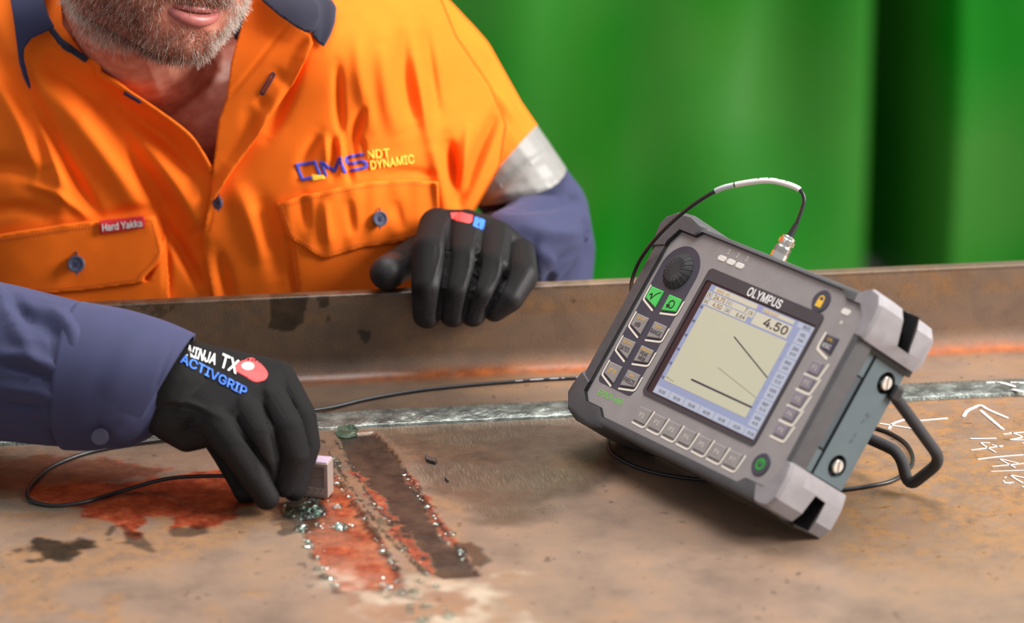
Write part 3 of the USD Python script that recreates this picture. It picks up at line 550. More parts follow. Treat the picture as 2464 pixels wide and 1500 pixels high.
# lock, power, leds
k = obj('lock_key', hull_stack([(ngon(51.3, 63.4, 8.6), 0), (ngon(51.3, 63.4, 8.0), 0.9)]), PAD, det, scale=K)
obj('key_symbol', cat([shp_prism(shapely.box(48.2, 58.8, 54.4, 64), 0.9, 1.05), shp_prism(shapely.Point(51.3, 64.8).buffer(2.9).difference(shapely.Point(51.3, 64.8).buffer(1.8)).intersection(shapely.box(40, 64, 60, 70)), 0.9, 1.05)]), YELP, k, scale=K)
k = obj('power_key', hull_stack([(ngon(77, -57.7, 8.6), 0), (ngon(77, -57.7, 8.0), 0.9)]), PAD, det, scale=K)
obj('key_symbol', shp_prism(shapely.Point(77, -57.7).buffer(4.4).difference(shapely.Point(77, -57.7).buffer(2.6)).union(shapely.box(76.3, -58, 77.7, -54.4)), 0.9, 1.05), mat('power_green', S(40, 150, 52), 0.5), k, scale=K)
for i, x in enumerate((-62.2, -51.8, -41.6)):
    k = obj('indicator_light', hull_stack([(rrect(x - 4.6, 62.6, x + 4.6, 67, 2.1), 0), (rrect(x - 4.2, 63, x + 4.2, 66.6, 1.7), 0.5)]), LED, det, scale=K)
    obj('indicator_number', moved(text(str(i + 1), 3.8), x + 3.2, 71.4, 0.02), PALE, k, scale=K)
k = obj('indicator_light', hull_stack([(rrect(73.6, 60.8, 82.6, 65.4, 2.0), 0), (rrect(74, 61.2, 82.2, 65, 1.7), 0.5)]), LED, det, scale=K)
obj('indicator_number', shp_prism(shapely.Point(79, 55.2).buffer(1.2), 0, 0.1), PALE, k, scale=K)
# bezel and display
bz = Polygon(rrect(-68.2, -48.6, 62, 55.4, 4)).difference(Polygon(rrect(-65, -46, 60, 46.2, 2)))
bez = obj('display_bezel', shp_prism(bz, 0, 0.9), BEZ, det, scale=K)
obj('brand_lettering', moved(text('OLYMPUS', 6.4, 38, bold=True), -0.8, 50.2, 0.9), WHITEP, bez, scale=K)
disp = obj('display', shp_prism(shapely.box(-65, -46, 60, 46.2), 0.0, 0.12), mat('screen_border', S(62, 40, 42), 0.3), det, scale=K)
def cell(x0, y0, x1, y1, m, z=0.2): return obj('display_field', shp_prism(shapely.box(min(x0, x1), min(y0, y1), max(x0, x1), max(y0, y1)), 0.1, z), m, disp, scale=K)
def dtx(s, h, x, y, m=SCTX, w=None, bold=False): return obj('display_text', moved(text(s, h, w, bold=bold, depth=0.05), x, y, 0.36), m, disp, scale=K)
cell(-58.5, -44.5, 58.5, 44.6, SCBL)
cell(-54, -33, 40.5, 28, SCBG, 0.3)
cell(-53, 44, -4, 40.2, SCCE, 0.3); dtx('ABAE-45', 2.4, -43, 42.1, SCOR, 15)
cell(3, 43.6, 37.6, 40.6, SCCE, 0.3); dtx('CALIB-45.DAT', 2.2, 12, 42.1, SCOR, 17)
cell(-4, 43.6, 0, 40, SCLN, 0.3)
for (x0, x1, y0, y1) in ((-58, -53, 39.2, 34.8), (-52, -35, 39.2, 34.6), (-34, -29, 39, 34.6), (-28.4, -10.4, 39, 34.6), (-57.6, -53, 34, 29), (-52, -33, 34, 29), (-32.4, -27.4, 34, 29), (-26.6, -8, 34, 29), (-10, -3, 39, 33.4), (-1.8, 38.2, 39, 29.5)):
    cell(x0, y0, x1, y1, SCCE, 0.3)
dtx('1%', 3, -55.4, 37, SCTX, 3.4); dtx('24.75', 3.3, -43.2, 37, SCRD, 12.4); dtx('G1', 2.6, -31.5, 37, SCFA, 3); dtx('7', 3.3, -12.6, 37)
dtx('1A', 3, -55.2, 31.6, SCTX, 3.4); dtx('4.50', 3.3, -41.6, 31.6, SCRD, 10); dtx('1A', 2.8, -29.8, 31.6, SCTX, 3.2); dtx('6.64', 3.3, -14.6, 31.6, SCTX, 9.6); dtx('1%', 2.8, -6.6, 36.4, SCTX, 4)
dtx('4.50', 6.2, 23, 34.6, mat('screen_digits', S(60, 44, 44), 0.5), 26, True)
def trace(pts, w, m): return obj('display_trace', shp_prism(strokes(pts, w), 0.3, 0.42), m, disp, scale=K)
trace([(-9.8, 16), (40.3, -0.8)], 0.9, SCTX); trace([(-27.8, -24.4), (40.6, -24.4)], 1.3, SCTX); trace([(-9.6, -8.7), (39.8, -16.8)], 0.35, SCFA)
_t = np.linspace(-53, -44, 46)
trace(np.c_[_t, -31 + 2.2 * np.abs(meshkit.noise(np.c_[_t * 1.7, _t * 0, _t * 0], 3)) * (np.exp(-(_t + 53) / 3))], 0.3, SCFA)
cell(41.5, 44.2, 58.2, 40.2, SCME, 0.3); dtx('BASIC', 2.4, 52, 42.2, SCTX, 8)
for i in range(7):
    y1 = 39.6 - i * 11; cell(46, y1, 58.2, y1 - 10.4, SCME, 0.3)
    dtx(('VEL', 'ZERO', 'RNG', 'DLY', 'GAIN', 'REF', 'ANG')[i], 2.4, 52, y1 - 3.2, SCTX, 6.5); dtx(('3240', '8.92', '100', '0.0', '45.2', '0.0', '45')[i], 2.2, 52, y1 - 7.2, SCTX, 6)
for i in range(7):
    x0 = -58 + i * 17.4; cell(x0, -38.4, min(x0 + 16.6, 58.2), -44.2, SCME, 0.3)
    dtx('%d.00' % ((i + 1) * 10), 2.3, min(x0 + 8.6, 53), -41.4, SCTX, 7.4)
for i in range(6):
    dtx(str(100 - 20 * i), 1.9, -56.3, 26.5 - i * 11.6, SCTX, 2.8); dtx('-', 2, 43, 26.5 - i * 11.6, SCTX)
# wire stand at the back
def bend(pts, r=9, n=7):
    P = [np.asarray(p, float) for p in pts]; out = [P[0]]
    for a, b, c in zip(P, P[1:], P[2:]):
        u, v = (a - b), (c - b); d = min(r, np.linalg.norm(u) * 0.48, np.linalg.norm(v) * 0.48)
        p0, p1 = b + u / np.linalg.norm(u) * d, b + v / np.linalg.norm(v) * d
        t = np.linspace(0, 1, n)[:, None]; out += list((1 - t) ** 2 * p0 + 2 * t * (1 - t) * b + t * t * p1)
    return np.array(out + [P[-1]])
half = [(101, 31.2, -53), (104.8, 9.6, -126), (74, -16.6, -141), (70, 2, -121)]
mirror = [(-26 - x, y, z) for x, y, z in half][::-1]
stp = bend(half + mirror, 12)
st = obj('stand', tube(stp, 4.3, 16), mat('stand_foam', S(52, 51, 53), 0.85, var=0.08, vscale=300, bump=0.4, bscale=1800, bdist=0.0005), det, scale=K, smooth=True)
for sx in (1, -1):
    xx = 101 if sx > 0 else -127
    obj('stand_hinge', chamfer_prism(rrect(xx - 5, 26, xx + 5, 37, 2), -60, -50, 1.5), BLACK, st, scale=K)
obj('connector_socket', frame_to(lathe([(0, 0), (8, 0), (8, 3), (0, 3)], 32), (-25.7, 78.5, -14.4), (0, 1, 0)), BLACK, det, scale=K)
# ================================================================== probe cable, probe, couplant
CABM = mat('cable_jacket', S(34, 33, 36), 0.35, bump=0.1, bscale=1500)
def dz(px, py, z=0.0016): return at_z(px, py, z)
cab_air = [dev((-25.9, 111.2, -14.4))] + [at_d(x, y, d) for x, y, d in ((1929, 506, 2.3905), (1935, 480, 2.391), (1924, 457, 2.392), (1885, 441, 2.395), (1840, 435, 2.399), (1770, 445, 2.407), (1722, 460, 2.413), (1655, 503, 2.428), (1592, 559, 2.444), (1547, 615, 2.458), (1524, 665, 2.475), (1519, 705, 2.50), (1530, 790, 2.53))]
cab_tab = [dz(*p) for p in ((1580, 930), (1530, 990), (1480, 1030), (1464, 1062), (1474, 1092), (1520, 1120), (1580, 1139), (1650, 1151), (1720, 1157), (1820, 1166), (1920, 1178), (2010, 1180), (2080, 1172), (2148, 1157), (2188, 1126), (2196, 1098), (2178, 1066), (2140, 1042), (2098, 1027), (2000, 990), (1900, 955), (1780, 928), (1640, 910), (1500, 904), (1400, 909), (1300, 914), (1180, 923), (1080, 932), (1000, 941), (920, 954), (860, 966), (800, 982), (750, 994), (680, 1014), (600, 1033), (500, 1047), (400, 1060), (330, 1068), (260, 1079), (190, 1096), (120, 1126), (78, 1162), (66, 1187), (78, 1207), (130, 1217), (200, 1209), (290, 1183))]
cab_end = [dz(390, 1155, 0.006), dz(470, 1147, 0.012), dz(560, 1146, 0.016), dz(610, 1148, 0.017), dz(660, 1152, 0.017)]
weldlift = lambda p: np.array([p[0], p[1], p[2] + 0.0045 * np.exp(-((p[1] - 0.183) / 0.018) ** 2)])
cab_tab = [weldlift(p) for p in cab_tab]
path = smooth_path(cab_air + cab_tab + cab_end, 14)
cable = thing('probe_cable', 'thin black probe cable with a white label sleeve, looping from the instrument across the plate', 'cable')
obj('jacket', tube(path, 0.00145, 12), CABM, cable, smooth=True)
air = smooth_path(cab_air, 14)
pa = prj(air)
def seg(m, r, name, mm, **k):
    s = air[m]; return obj(name, tube(s, r, 16), mm, cable, smooth=40, **k)
sel = lambda a, b, cond: (pa[:, 0] > a) & (pa[:, 0] < b) & cond
top = np.arange(len(air)) > np.argmax(pa[:, 0])
i0 = np.argmin(np.hypot(pa[:, 0] - 1923, pa[:, 1] - 457))
wh = (np.arange(len(air)) >= i0) & (pa[:, 0] > 1768) & top; gr = (pa[:, 0] <= 1766) & (pa[:, 0] > 1720) & top
sl = seg(wh, 0.0021, 'label_sleeve', mat('sleeve_white', S(236, 228, 222), 0.5))
seg(gr, 0.0020, 'label_sleeve', mat('sleeve_grey', S(196, 198, 202), 0.5), label='short pale grey label sleeve')
mid_ = air[wh]
for k, (txt, f) in enumerate((('HC', 0.42), ('E', 0.62), ('S', 0.78), ('2', 0.30))):
    i = int(f * (len(mid_) - 2)); o = mid_[i]; d = mid_[max(i - 2, 0)] - mid_[min(i + 2, len(mid_) - 1)]; d /= np.linalg.norm(d)
    n = UPV * 0.92 - FWD * 0.4; n = n - d * (n @ d); n /= np.linalg.norm(n)
    obj('sleeve_print', frame_to(text(txt, 2.0, depth=0.15), np.zeros(3), n, d).apply_scale(0.001).apply_translation(o + n * 0.00205), BLACKP, sl)
# metal push-pull plug on the instrument's top edge, strain relief behind it
pg = [(0, 79), (6.2, 79), (6.2, 86)]
for i in range(6): pg += [(6.25, 86.2 + i * 0.75), (5.85, 86.5 + i * 0.75)]
pg += [(6.2, 90.8), (5.9, 91.6), (4.6, 92.0), (4.6, 93.2), (5.4, 93.4)]
for i in range(4): pg += [(5.45, 93.7 + i * 0.7), (5.1, 94.0 + i * 0.7)]
pg += [(5.4, 96.8), (5.0, 97.4), (5.0, 99.4), (4.6, 99.9), (2.0, 99.9), (0, 99.9)]
plug = lathe([(r, z - 79) for r, z in pg], 48)
PLUGM = mat('plug_metal', S(222, 220, 214), 0.22, metal=1.0)
def dl(mesh):
    t = tri(mesh); return trimesh.Trimesh(dev(t.vertices), t.faces, process=False)
pl_ = obj('plug', dl(frame_to(plug, (-25.7, 79, -14.4), (0, 1, 0))), PLUGM, cable, smooth=25)
obj('plug_nut', dl(frame_to(moved(m3.Manifold.cylinder(3.2, 5.9, 5.9, 6), 0, 0, 0), (-25.7, 94, -14.4), (0, 1, 0), (0.3, 0, 1))), PLUGM, pl_, smooth=20)
obj('strain_relief', dl(frame_to(lathe([(0, 0), (2.7, 0), (2.3, 5), (2.0, 11), (1.6, 11.2), (0, 11.2)], 24), (-25.7, 99.6, -14.4), (-0.01, 1, 0))), BLACK, cable)
# print along the jacket where it lies behind the weld
PR = mat('cable_print', S(186, 184, 196), 0.5)
pt = prj(path)
for x0, x1 in ((1238, 1262), (1270, 1315), (1322, 1345), (1350, 1362), (1384, 1398)):
    s = path[(pt[:, 0] >= x0) & (pt[:, 0] <= x1) & (pt[:, 1] > 880) & (pt[:, 1] < 940) & (np.arange(len(path)) > 400)]
    if len(s) < 2: continue
    q0, q1 = s[0], s[-1]; pts = np.linspace(q0, q1, 8) + (UPV * 0.25 - FWD * 0.97) * 0.00095
    obj('jacket_print', tube(pts, 0.0006, 6), PR, cable)
# ------------------------------------------------------------------ angle-beam probe under the gloved fingers
PROBEM = mat('probe_beige', S(166, 147, 138), 0.4, metal=0.1, var=0.04)
base = at_z(789, 1202, 0.0)
ang = math.radians(14); pxd = RIGHT * math.cos(ang) + FH * math.sin(ang) * -1; pxd[2] = 0; pxd /= np.linalg.norm(pxd); pyd = np.cross(VZ, pxd)
PM = np.eye(4); PM[0, :3], PM[1, :3], PM[2, :3], PM[3, :3] = pxd, pyd, VZ, base
pro = thing('ultrasonic_probe', 'small beige angle-beam probe block held under the gloved fingertips', 'probe', PM)
pb = chamfer_prism([(-34, 0), (0, 0), (0, 14), (-34, 14)], 0.2, 27, 0.7)
rec = m3.Manifold.hull_points([(x, y, z) for x in (-30, -2.6) for y, z in ((-2, 8.5), (-2, 24), (5, 24), (5, 14))])
rec2 = m3.Manifold.cylinder(27.4, 6, 6, 40).rotate((0, 90, 0)).translate((-30, -1.5, 13.5))
obj('probe_body', pb - rec - rec2, PROBEM, pro, scale=K)
obj('probe_top', chamfer_prism([(-33, 0.6), (-0.8, 0.6), (-0.8, 13.4), (-33, 13.4)], 26.8, 27.6, 0.3), mat('probe_top_lilac', S(176, 158, 178), 0.4), pro, scale=K)
tk = [m3.Manifold.cube((0.22, 0.2, 3.4 if i % 5 == 0 else 2.2)).translate((-30 + i * 0.95, -0.12, 0.8)) for i in range(30)]
obj('ruler_scale', cat(tk + [moved(frame_to(text(str(i), 1.5, depth=0.15), (-28 + i * 4.6, -0.02, 6), (0, -1, 0)), 0, 0, 0) for i in range(6)]), mat('engraving', S(92, 78, 76), 0.6), pro, scale=K)
# ------------------------------------------------------------------ couplant gel: dollops and beads
GEL = usdkit.material(stage, '/World/Looks/couplant_gel', {'g': ('principled_bsdf', {'base_color': (0.82, 0.95, 0.90), 'roughness': 0.04, 'transmission_weight': 1.0, 'ior': 1.36})}, surface='g.BSDF')
GELT = usdkit.material(stage, '/World/Looks/couplant_gel_teal', {'g': ('principled_bsdf', {'base_color': (0.42, 0.80, 0.72), 'roughness': 0.04, 'transmission_weight': 1.0, 'ior': 1.36})}, surface='g.BSDF')
def blobm(c, rad, seed, flat=0.6, amp=0.5, sub=4):
    s = trimesh.creation.icosphere(sub, 1.0); v = s.vertices.copy()
    d = 1 + amp * (meshkit.fbm(v * 1.6 + seed * 3.7, 3, seed) - 0.5) * 2
    v = v * d[:, None] * np.asarray(rad, float); v[:, 2] = np.where(v[:, 2] < 0, v[:, 2] * 0.25, v[:, 2] * flat)
    return trimesh.Trimesh(v + c, s.faces, process=False)
for (px, py, rad, seed, lab) in ((835, 1044, (0.0085, 0.006, 0.011), 3, 'greenish clear gel dollop at the top of the dark weld strip'), (805, 1121, (0.005, 0.004, 0.009), 5, 'clear gel drop just right of the probe'), (728, 1228, (0.015, 0.016, 0.004), 7, 'clear gel puddle under the fingertip in front of the probe')):
    o = obj('gel_dollop', blobm(at_z(px, py, 0.0002), rad, seed), GELT if seed == 3 else GEL, smooth=True); tag(o, lab, 'gel')
rg = np.random.default_rng(7); bl = []
for line, n, spread in (([(500, 290), (640, 470), (760, 640), (880, 820), (990, 1010), (1090, 1190)], 36, 22), ([(1100, 330), (1190, 450), (1260, 560), (1370, 740), (1480, 880), (1600, 1040)], 26, 24), ([(650, 270), (780, 470), (910, 650), (1030, 830), (1150, 1000), (1290, 1130)], 16, 20), ([(310, 560), (260, 700), (330, 880), (430, 1040), (560, 1230)], 50, 45), ([(400, 740), (740, 740)], 20, 20), ([(900, 1240), (1300, 1290), (1300, 1430)], 45, 110), ([(120, 560), (330, 590), (450, 560), (200, 700)], 34, 50)):
    L = LineString(line)
    for _ in range(n):
        p = L.interpolate(rg.random() * L.length); u, v = p.x + rg.normal() * spread, p.y + rg.normal() * spread * 0.6
        r = abs(rg.normal()) ** 1.5 * 0.0007 + 0.0003
        bl.append(blobm(at_z(*c8(u, v), 0.0), (r * (1 + rg.random()), r * (1 + rg.random()), r * 1.3), int(rg.integers(1, 999)), 0.9, 0.35, 2))
o = obj('gel_beads', cat(bl), GEL, smooth=True); tag(o, 'tiny clear gel beads along the edges of the weld strips', 'gel', None, 'stuff')
# dark metal flakes lying on the ground plate
FLK = mat('flake_dark', S(70, 60, 54), 0.5, bump=0.4, bscale=900)
for i, (pts, lab) in enumerate((([(1060, 722), (1075, 720), (1100, 742), (1150, 752), (1155, 770), (1140, 785), (1100, 772), (1070, 758)], 'curled dark metal flake on the brushed plate'), ([(1215, 902), (1232, 903), (1250, 925), (1240, 928)], 'tiny dark sliver just in front of the curled flake'))):
    pg_ = Polygon(plane(pts, cD)); t = shp_prism(pg_, 0.0, 0.0012); t = t.subdivide(); v = t.vertices.copy()
    v[:, 2] += 0.0015 * meshkit.noise(np.c_[v[:, :2] * 350, 0 * v[:, 0]], i) * (v[:, 2] > 0.0005) + 0.0003
    o = obj('metal_flake', trimesh.Trimesh(v, t.faces, process=False), FLK); tag(o, lab, 'metal shaving')
# ================================================================== the technician behind the upright edge
def fabric(name, col, rough=0.8, **kw):
    return mat(name, col, rough, var=0.05, vscale=50, bump=0.25, bscale=1400, bdist=0.0005, sheen_weight=0.12, sheen_roughness=0.5, **kw)
ORANGE = mat('hi_vis_orange', (0.99, 0.172, 0.007), 0.85, var=0.04, vscale=50, bump=0.25, bscale=1400, bdist=0.0005, specular_ior_level=0.25)
NAVY = fabric('navy_drill', S(40, 43, 77), sheen_tint=(0.6, 0.6, 1.0))
NAVYD = fabric('navy_shaded', S(26, 27, 50))  # darker copy of the navy: shade painted into right collar, stands, underside
SILVER = mat('reflective_tape', S(132, 130, 126), 0.45, var=0.04, vscale=120)
BTN = mat('button_grey', S(66, 70, 92), 0.35)
THREAD = mat('thread_navy', S(40, 40, 74), 0.8)
SKIN = usdkit.material(stage, '/World/Looks/skin', {'p': ('principled_bsdf', {'roughness': 0.45, 'subsurface_weight': 0.25, 'subsurface_scale': 0.004, 'subsurface_radius': (1.0, 0.35, 0.2)}), 'g': ('geometry', {}), 'n': ('noise_texture', {'scale': 90.0, 'detail': 5.0}), 'n2': ('noise_texture', {'scale': 900.0, 'detail': 2.0}),
    'r': ('rgb_ramp', {'ramp': [(0.3, S(186, 106, 86)), (0.55, S(208, 136, 114)), (0.75, S(214, 152, 130))]}), 'b': ('bump', {'strength': 0.25, 'distance': 0.0006})},
    [('g.position', 'n.vector'), ('g.position', 'n2.vector'), ('n.fac', 'r.fac'), ('r.color', 'p.base_color'), ('n2.fac', 'b.height'), ('b.normal', 'p.normal')], surface='p.BSDF')
KNIT = usdkit.material(stage, '/World/Looks/glove_black', {'p': ('principled_bsdf', {'roughness': 0.7, 'specular_ior_level': 0.22}), 'a': ('attribute', {'attribute': 'coated'}), 's': ('separate_color', {}), 'g': ('geometry', {}), 'n': ('noise_texture', {'scale': 1500.0, 'detail': 2.0}), 'w': ('wave_texture', {'scale': 260.0, 'distortion': 0.4}),
    'r': ('rgb_ramp', {'ramp': [(0.35, S(24, 22, 23)), (0.7, S(50, 47, 49))]}), 'm': ('mix', {'color1': S(18, 16, 16)}), 'hm': ('mix_float', {}), 'b': ('bump', {'strength': 0.35, 'distance': 0.0006}), 'ro': ('mix_float', {'a': 0.8, 'b': 0.5})},
    [('g.position', 'n.vector'), ('g.position', 'w.vector'), ('n.fac', 'r.fac'), ('a.color', 's.color'), ('s.r', 'm.fac'), ('r.color', 'm.color2'), ('m.color', 'p.base_color'), ('s.r', 'hm.fac'), ('w.fac', 'hm.a'), ('n.fac', 'hm.b'), ('hm.result', 'b.height'), ('b.normal', 'p.normal'), ('s.r', 'ro.fac'), ('ro.result', 'p.roughness')], surface='p.BSDF')

ICO = trimesh.creation.icosphere(2, 1.0).vertices
def bone(*prs):
    """hull of spheres (point, radius)"""
    return m3.Manifold.hull_points(np.vstack([ICO * r + np.asarray(p, float) for p, r in prs]).tolist())
def chain(*prs): return [bone(a, b) for a, b in zip(prs, prs[1:])]
def weld_blob(bones, length=0.003, iters=14, lam=0.5):
    m = m3.Manifold.batch_boolean(bones, m3.OpType.Add).refine_to_length(length)
    t = tri(m); t.merge_vertices()
    trimesh.smoothing.filter_taubin(t, lamb=lam, nu=lam + 0.03, iterations=iters)
    return t
def line_d(P, line):
    """distance to a polyline and the parameter 0..1 along it"""
    L = np.asarray(line, float); seg = np.diff(L, axis=0); ln = np.linalg.norm(seg, axis=1); tot = ln.sum(); acc = np.r_[0, np.cumsum(ln)]
    best = np.full(len(P), 1e9); par = np.zeros(len(P))
    for i in range(len(seg)):
        t = np.clip(((P - L[i]) @ seg[i]) / (ln[i] ** 2), 0, 1); d = np.linalg.norm(P - (L[i] + t[:, None] * seg[i]), axis=1)
        m = d < best; best[m] = d[m]; par[m] = (acc[i] + t[m] * ln[i]) / tot
    return best, par
def folds(P, strokes_):
    out = np.zeros(len(P))
    for line, w, amp in strokes_:
        L = np.asarray(line, float)
        lo, hi = L.min(0) - 3 * w, L.max(0) + 3 * w
        m = ((P >= lo) & (P <= hi)).all(1)
        if not m.any(): continue
        d, t = line_d(P[m], smooth_path(L, 5))
        out[m] += amp * np.exp(-(d / w) ** 2) * np.clip(np.sin(np.pi * np.clip(t, 0.02, 0.98)), 0, 1) ** 0.6
    return out
from scipy.interpolate import RBFInterpolator
# chest surface: distance from the lens at traced points, metres
CH = np.array([(500, 740, 2.668), (500, 560, 2.650), (505, 430, 2.640), (200, 700, 2.668), (200, 480, 2.640), (850, 700, 2.668), (850, 480, 2.640), (850, 300, 2.634), (230, 300, 2.626), (60, 120, 2.610), (250, 100, 2.606), (760, 100, 2.614), (930, 60, 2.650), (1040, 60, 2.700), (1120, 200, 2.715), (1090, 400, 2.690), (1060, 560, 2.700), (1100, 760, 2.730), (-150, 400, 2.670), (-150, 720, 2.700), (-380, 300, 2.800), (-380, 760, 2.820), (-60, 40, 2.640), (-300, 0, 2.740), (900, -200, 2.76), (300, -200, 2.70), (-200, -200, 2.75), (600, -120, 2.68), (500, 1000, 2.70), (1150, 1000, 2.76), (-300, 1000, 2.82), (380, 240, 2.622), (600, 240, 2.622), (700, 300, 2.628), (420, 420, 2.640)])
chest_rbf = RBFInterpolator(CH[:, :2] / 300, CH[:, 2], smoothing=0.002, kernel='thin_plate_spline')
SH_FOLDS = [([(110, 120), (250, 235), (390, 340), (470, 420)], 42, -0.008), ([(235, 165), (300, 218), (375, 266), (450, 323), (484, 368), (508, 414)], 12, 0.004),  # (traced fold line, half width in px, height towards the lens in m)
    ([(-40, 60), (30, 200), (90, 330), (120, 400)], 26, -0.007), ([(40, 150), (110, 290), (160, 400), (235, 515)], 15, -0.008), ([(80, 260), (140, 400), (150, 520)], 24, 0.006), ([(-20, 180), (50, 300), (90, 420)], 22, 0.006),
    ([(120, 190), (200, 300), (300, 430), (360, 520)], 40, 0.008), ([(225, 260), (330, 390), (420, 520), (480, 640)], 34, -0.010), ([(330, 330), (420, 450), (480, 560)], 30, 0.008), ([(385, 520), (430, 590), (470, 660), (490, 700)], 14, -0.007), ([(240, 200), (330, 280), (420, 350), (490, 430)], 20, -0.006), ([(390, 480), (400, 560), (402, 700)], 9, -0.003),
    ([(100, 130), (140, 180), (220, 260)], 34, -0.008), ([(230, 530), (300, 510), (380, 500)], 12, -0.003),
    ([(812, 150), (815, 250), (822, 330)], 11, -0.005), ([(880, 250), (852, 330), (862, 410)], 12, -0.006), ([(770, 320), (745, 370), (720, 430)], 14, -0.004), ([(965, 60), (975, 180), (1000, 300)], 18, -0.007), ([(1020, 60), (1040, 190), (1055, 290)], 13, -0.006), ([(920, 100), (935, 250), (960, 330)], 22, 0.005), ([(860, 90), (870, 200), (900, 330)], 18, 0.004), ([(1000, 120), (1020, 260), (1040, 360)], 16, 0.005),
    ([(800, 325), (806, 370), (800, 430)], 8, -0.005), ([(832, 320), (836, 370), (845, 440)], 8, -0.005), ([(868, 330), (880, 390)], 7, -0.003), ([(783, 330), (786, 400)], 8, 0.003), ([(820, 330), (822, 420)], 7, 0.003), ([(920, 420), (980, 412), (1050, 420)], 8, -0.003),
    ([(1075, 330), (1090, 410), (1100, 500)], 16, -0.012), ([(1195, 270), (1150, 380), (1105, 490)], 14, -0.010), ([(1130, 290), (1120, 380), (1100, 470)], 14, 0.007), ([(1040, 340), (1060, 430), (1080, 540)], 18, 0.006),
    ([(690, 560), (700, 640), (712, 720)], 8, -0.003), ([(560, 440), (600, 520), (640, 640)], 26, 0.004), ([(520, 600), (540, 680), (550, 740)], 16, -0.004), ([(620, 470), (650, 560), (670, 680)], 24, -0.004), ([(730, 470), (740, 560)], 12, -0.003), ([(840, 480), (850, 570)], 12, -0.003), ([(780, 480), (790, 590)], 12, 0.003), ([(950, 480), (965, 560)], 14, -0.004),
    ([(720, 130), (690, 230), (640, 330)], 16, -0.005), ([(-60, 420), (20, 400), (90, 420)], 24, -0.005), ([(-60, 520), (40, 500), (120, 520)], 16, -0.003), ([(60, 440), (140, 470), (220, 530)], 10, 0.003)]
def shirt_d(P, lift=0.0):
    P = np.asarray(P, float)
    q = np.c_[P * 0.006, np.zeros(len(P))]
    return chest_rbf(P / 300) - 1.5 * folds(P, SH_FOLDS) - 0.0016 * (meshkit.fbm(q, 3, 41) - 0.5) * 2 - lift
def px3(P, d):
    P = np.asarray(P, float)
    r = np.stack([(P[:, 0] - 1232) / FPX, (P[:, 1] - 750) / FPX, np.ones(len(P))], -1) @ CB.T
    return CPOS + r * np.asarray(d)[:, None]
from scipy.spatial import Delaunay
def sheet(poly, dfun, step=7.0, thick=0.0014, rnd=None):
    """a cloth panel: outline in traced px, depth from dfun, real thickness"""
    pg = Polygon(poly) if not hasattr(poly, 'exterior') else poly
    if not pg.is_valid: pg = pg.buffer(0)
    tris, verts, off = [], [], 0
    for g in getattr(pg, 'geoms', [pg]):
        if g.area < 1: continue
        rings = [g.exterior] + list(g.interiors)
        B = []
        for r in rings:
            n = max(int(r.length / step), 8); B.append(np.array([r.interpolate(t).coords[0] for t in np.linspace(0, r.length, n, endpoint=False)]))
        x0, y0, x1, y1 = g.bounds
        gx_, gy_ = np.meshgrid(np.arange(x0, x1, step), np.arange(y0, y1, step * 0.9)); gx_[1::2] += step / 2
        I = np.c_[gx_.ravel(), gy_.ravel()]; gi = g.buffer(-step * 0.45); shapely.prepare(gi)
        I = I[shapely.contains_xy(gi, I[:, 0], I[:, 1])] if not gi.is_empty else I[:0]
        P = np.vstack(B + [I]); T = Delaunay(P).simplices
        c = P[T].mean(1); shapely.prepare(g); T = T[shapely.contains_xy(g.buffer(0.01), c[:, 0], c[:, 1])]
        a = P[T]; ar = (a[:, 1, 0] - a[:, 0, 0]) * (a[:, 2, 1] - a[:, 0, 1]) - (a[:, 1, 1] - a[:, 0, 1]) * (a[:, 2, 0] - a[:, 0, 0])
        T = T[np.abs(ar) > 1e-6]; ar = ar[np.abs(ar) > 1e-6]
        T[ar > 0] = T[ar > 0][:, ::-1]                       # px y points down: facing the lens
        verts.append(P); tris.append(T + off); off += len(P)
    P = np.vstack(verts); T = np.vstack(tris)
    d = dfun(P); F3 = px3(P, d)
    t = trimesh.Trimesh(F3, T, process=False); n = np.array(t.vertex_normals)
    Bk = F3 - n * thick
    e = np.sort(np.vstack([T[:, [0, 1]], T[:, [1, 2]], T[:, [2, 0]]]), 1); ed = np.vstack([T[:, [0, 1]], T[:, [1, 2]], T[:, [2, 0]]])
    _, inv, cnt = np.unique(e, axis=0, return_inverse=True, return_counts=True)
    be = ed[cnt[inv.ravel()] == 1]; nv = len(P)
    W = np.vstack([np.c_[be[:, 1], be[:, 0], be[:, 0] + nv], np.c_[be[:, 1], be[:, 0] + nv, be[:, 1] + nv]])
    return trimesh.Trimesh(np.vstack([F3, Bk]), np.vstack([T, T[:, ::-1] + nv, W]), process=False)
def px_text(s, org, xd, yd, dfun, h=10.0, width=None, bold=False, thick=0.0006, slant=0.0):
    t = text(s, h, width, bold, depth=1.0, align='l', slant=slant); t = t.subdivide()
    v = t.vertices; P = np.asarray(org, float) + np.outer(v[:, 0], xd) + np.outer(v[:, 1], yd)
    return trimesh.Trimesh(px3(P, dfun(P) - thick * v[:, 2]), t.faces, process=False)

man = thing('person', 'man in an orange and navy work shirt and black gloves, leaning over the steel edge', 'person')

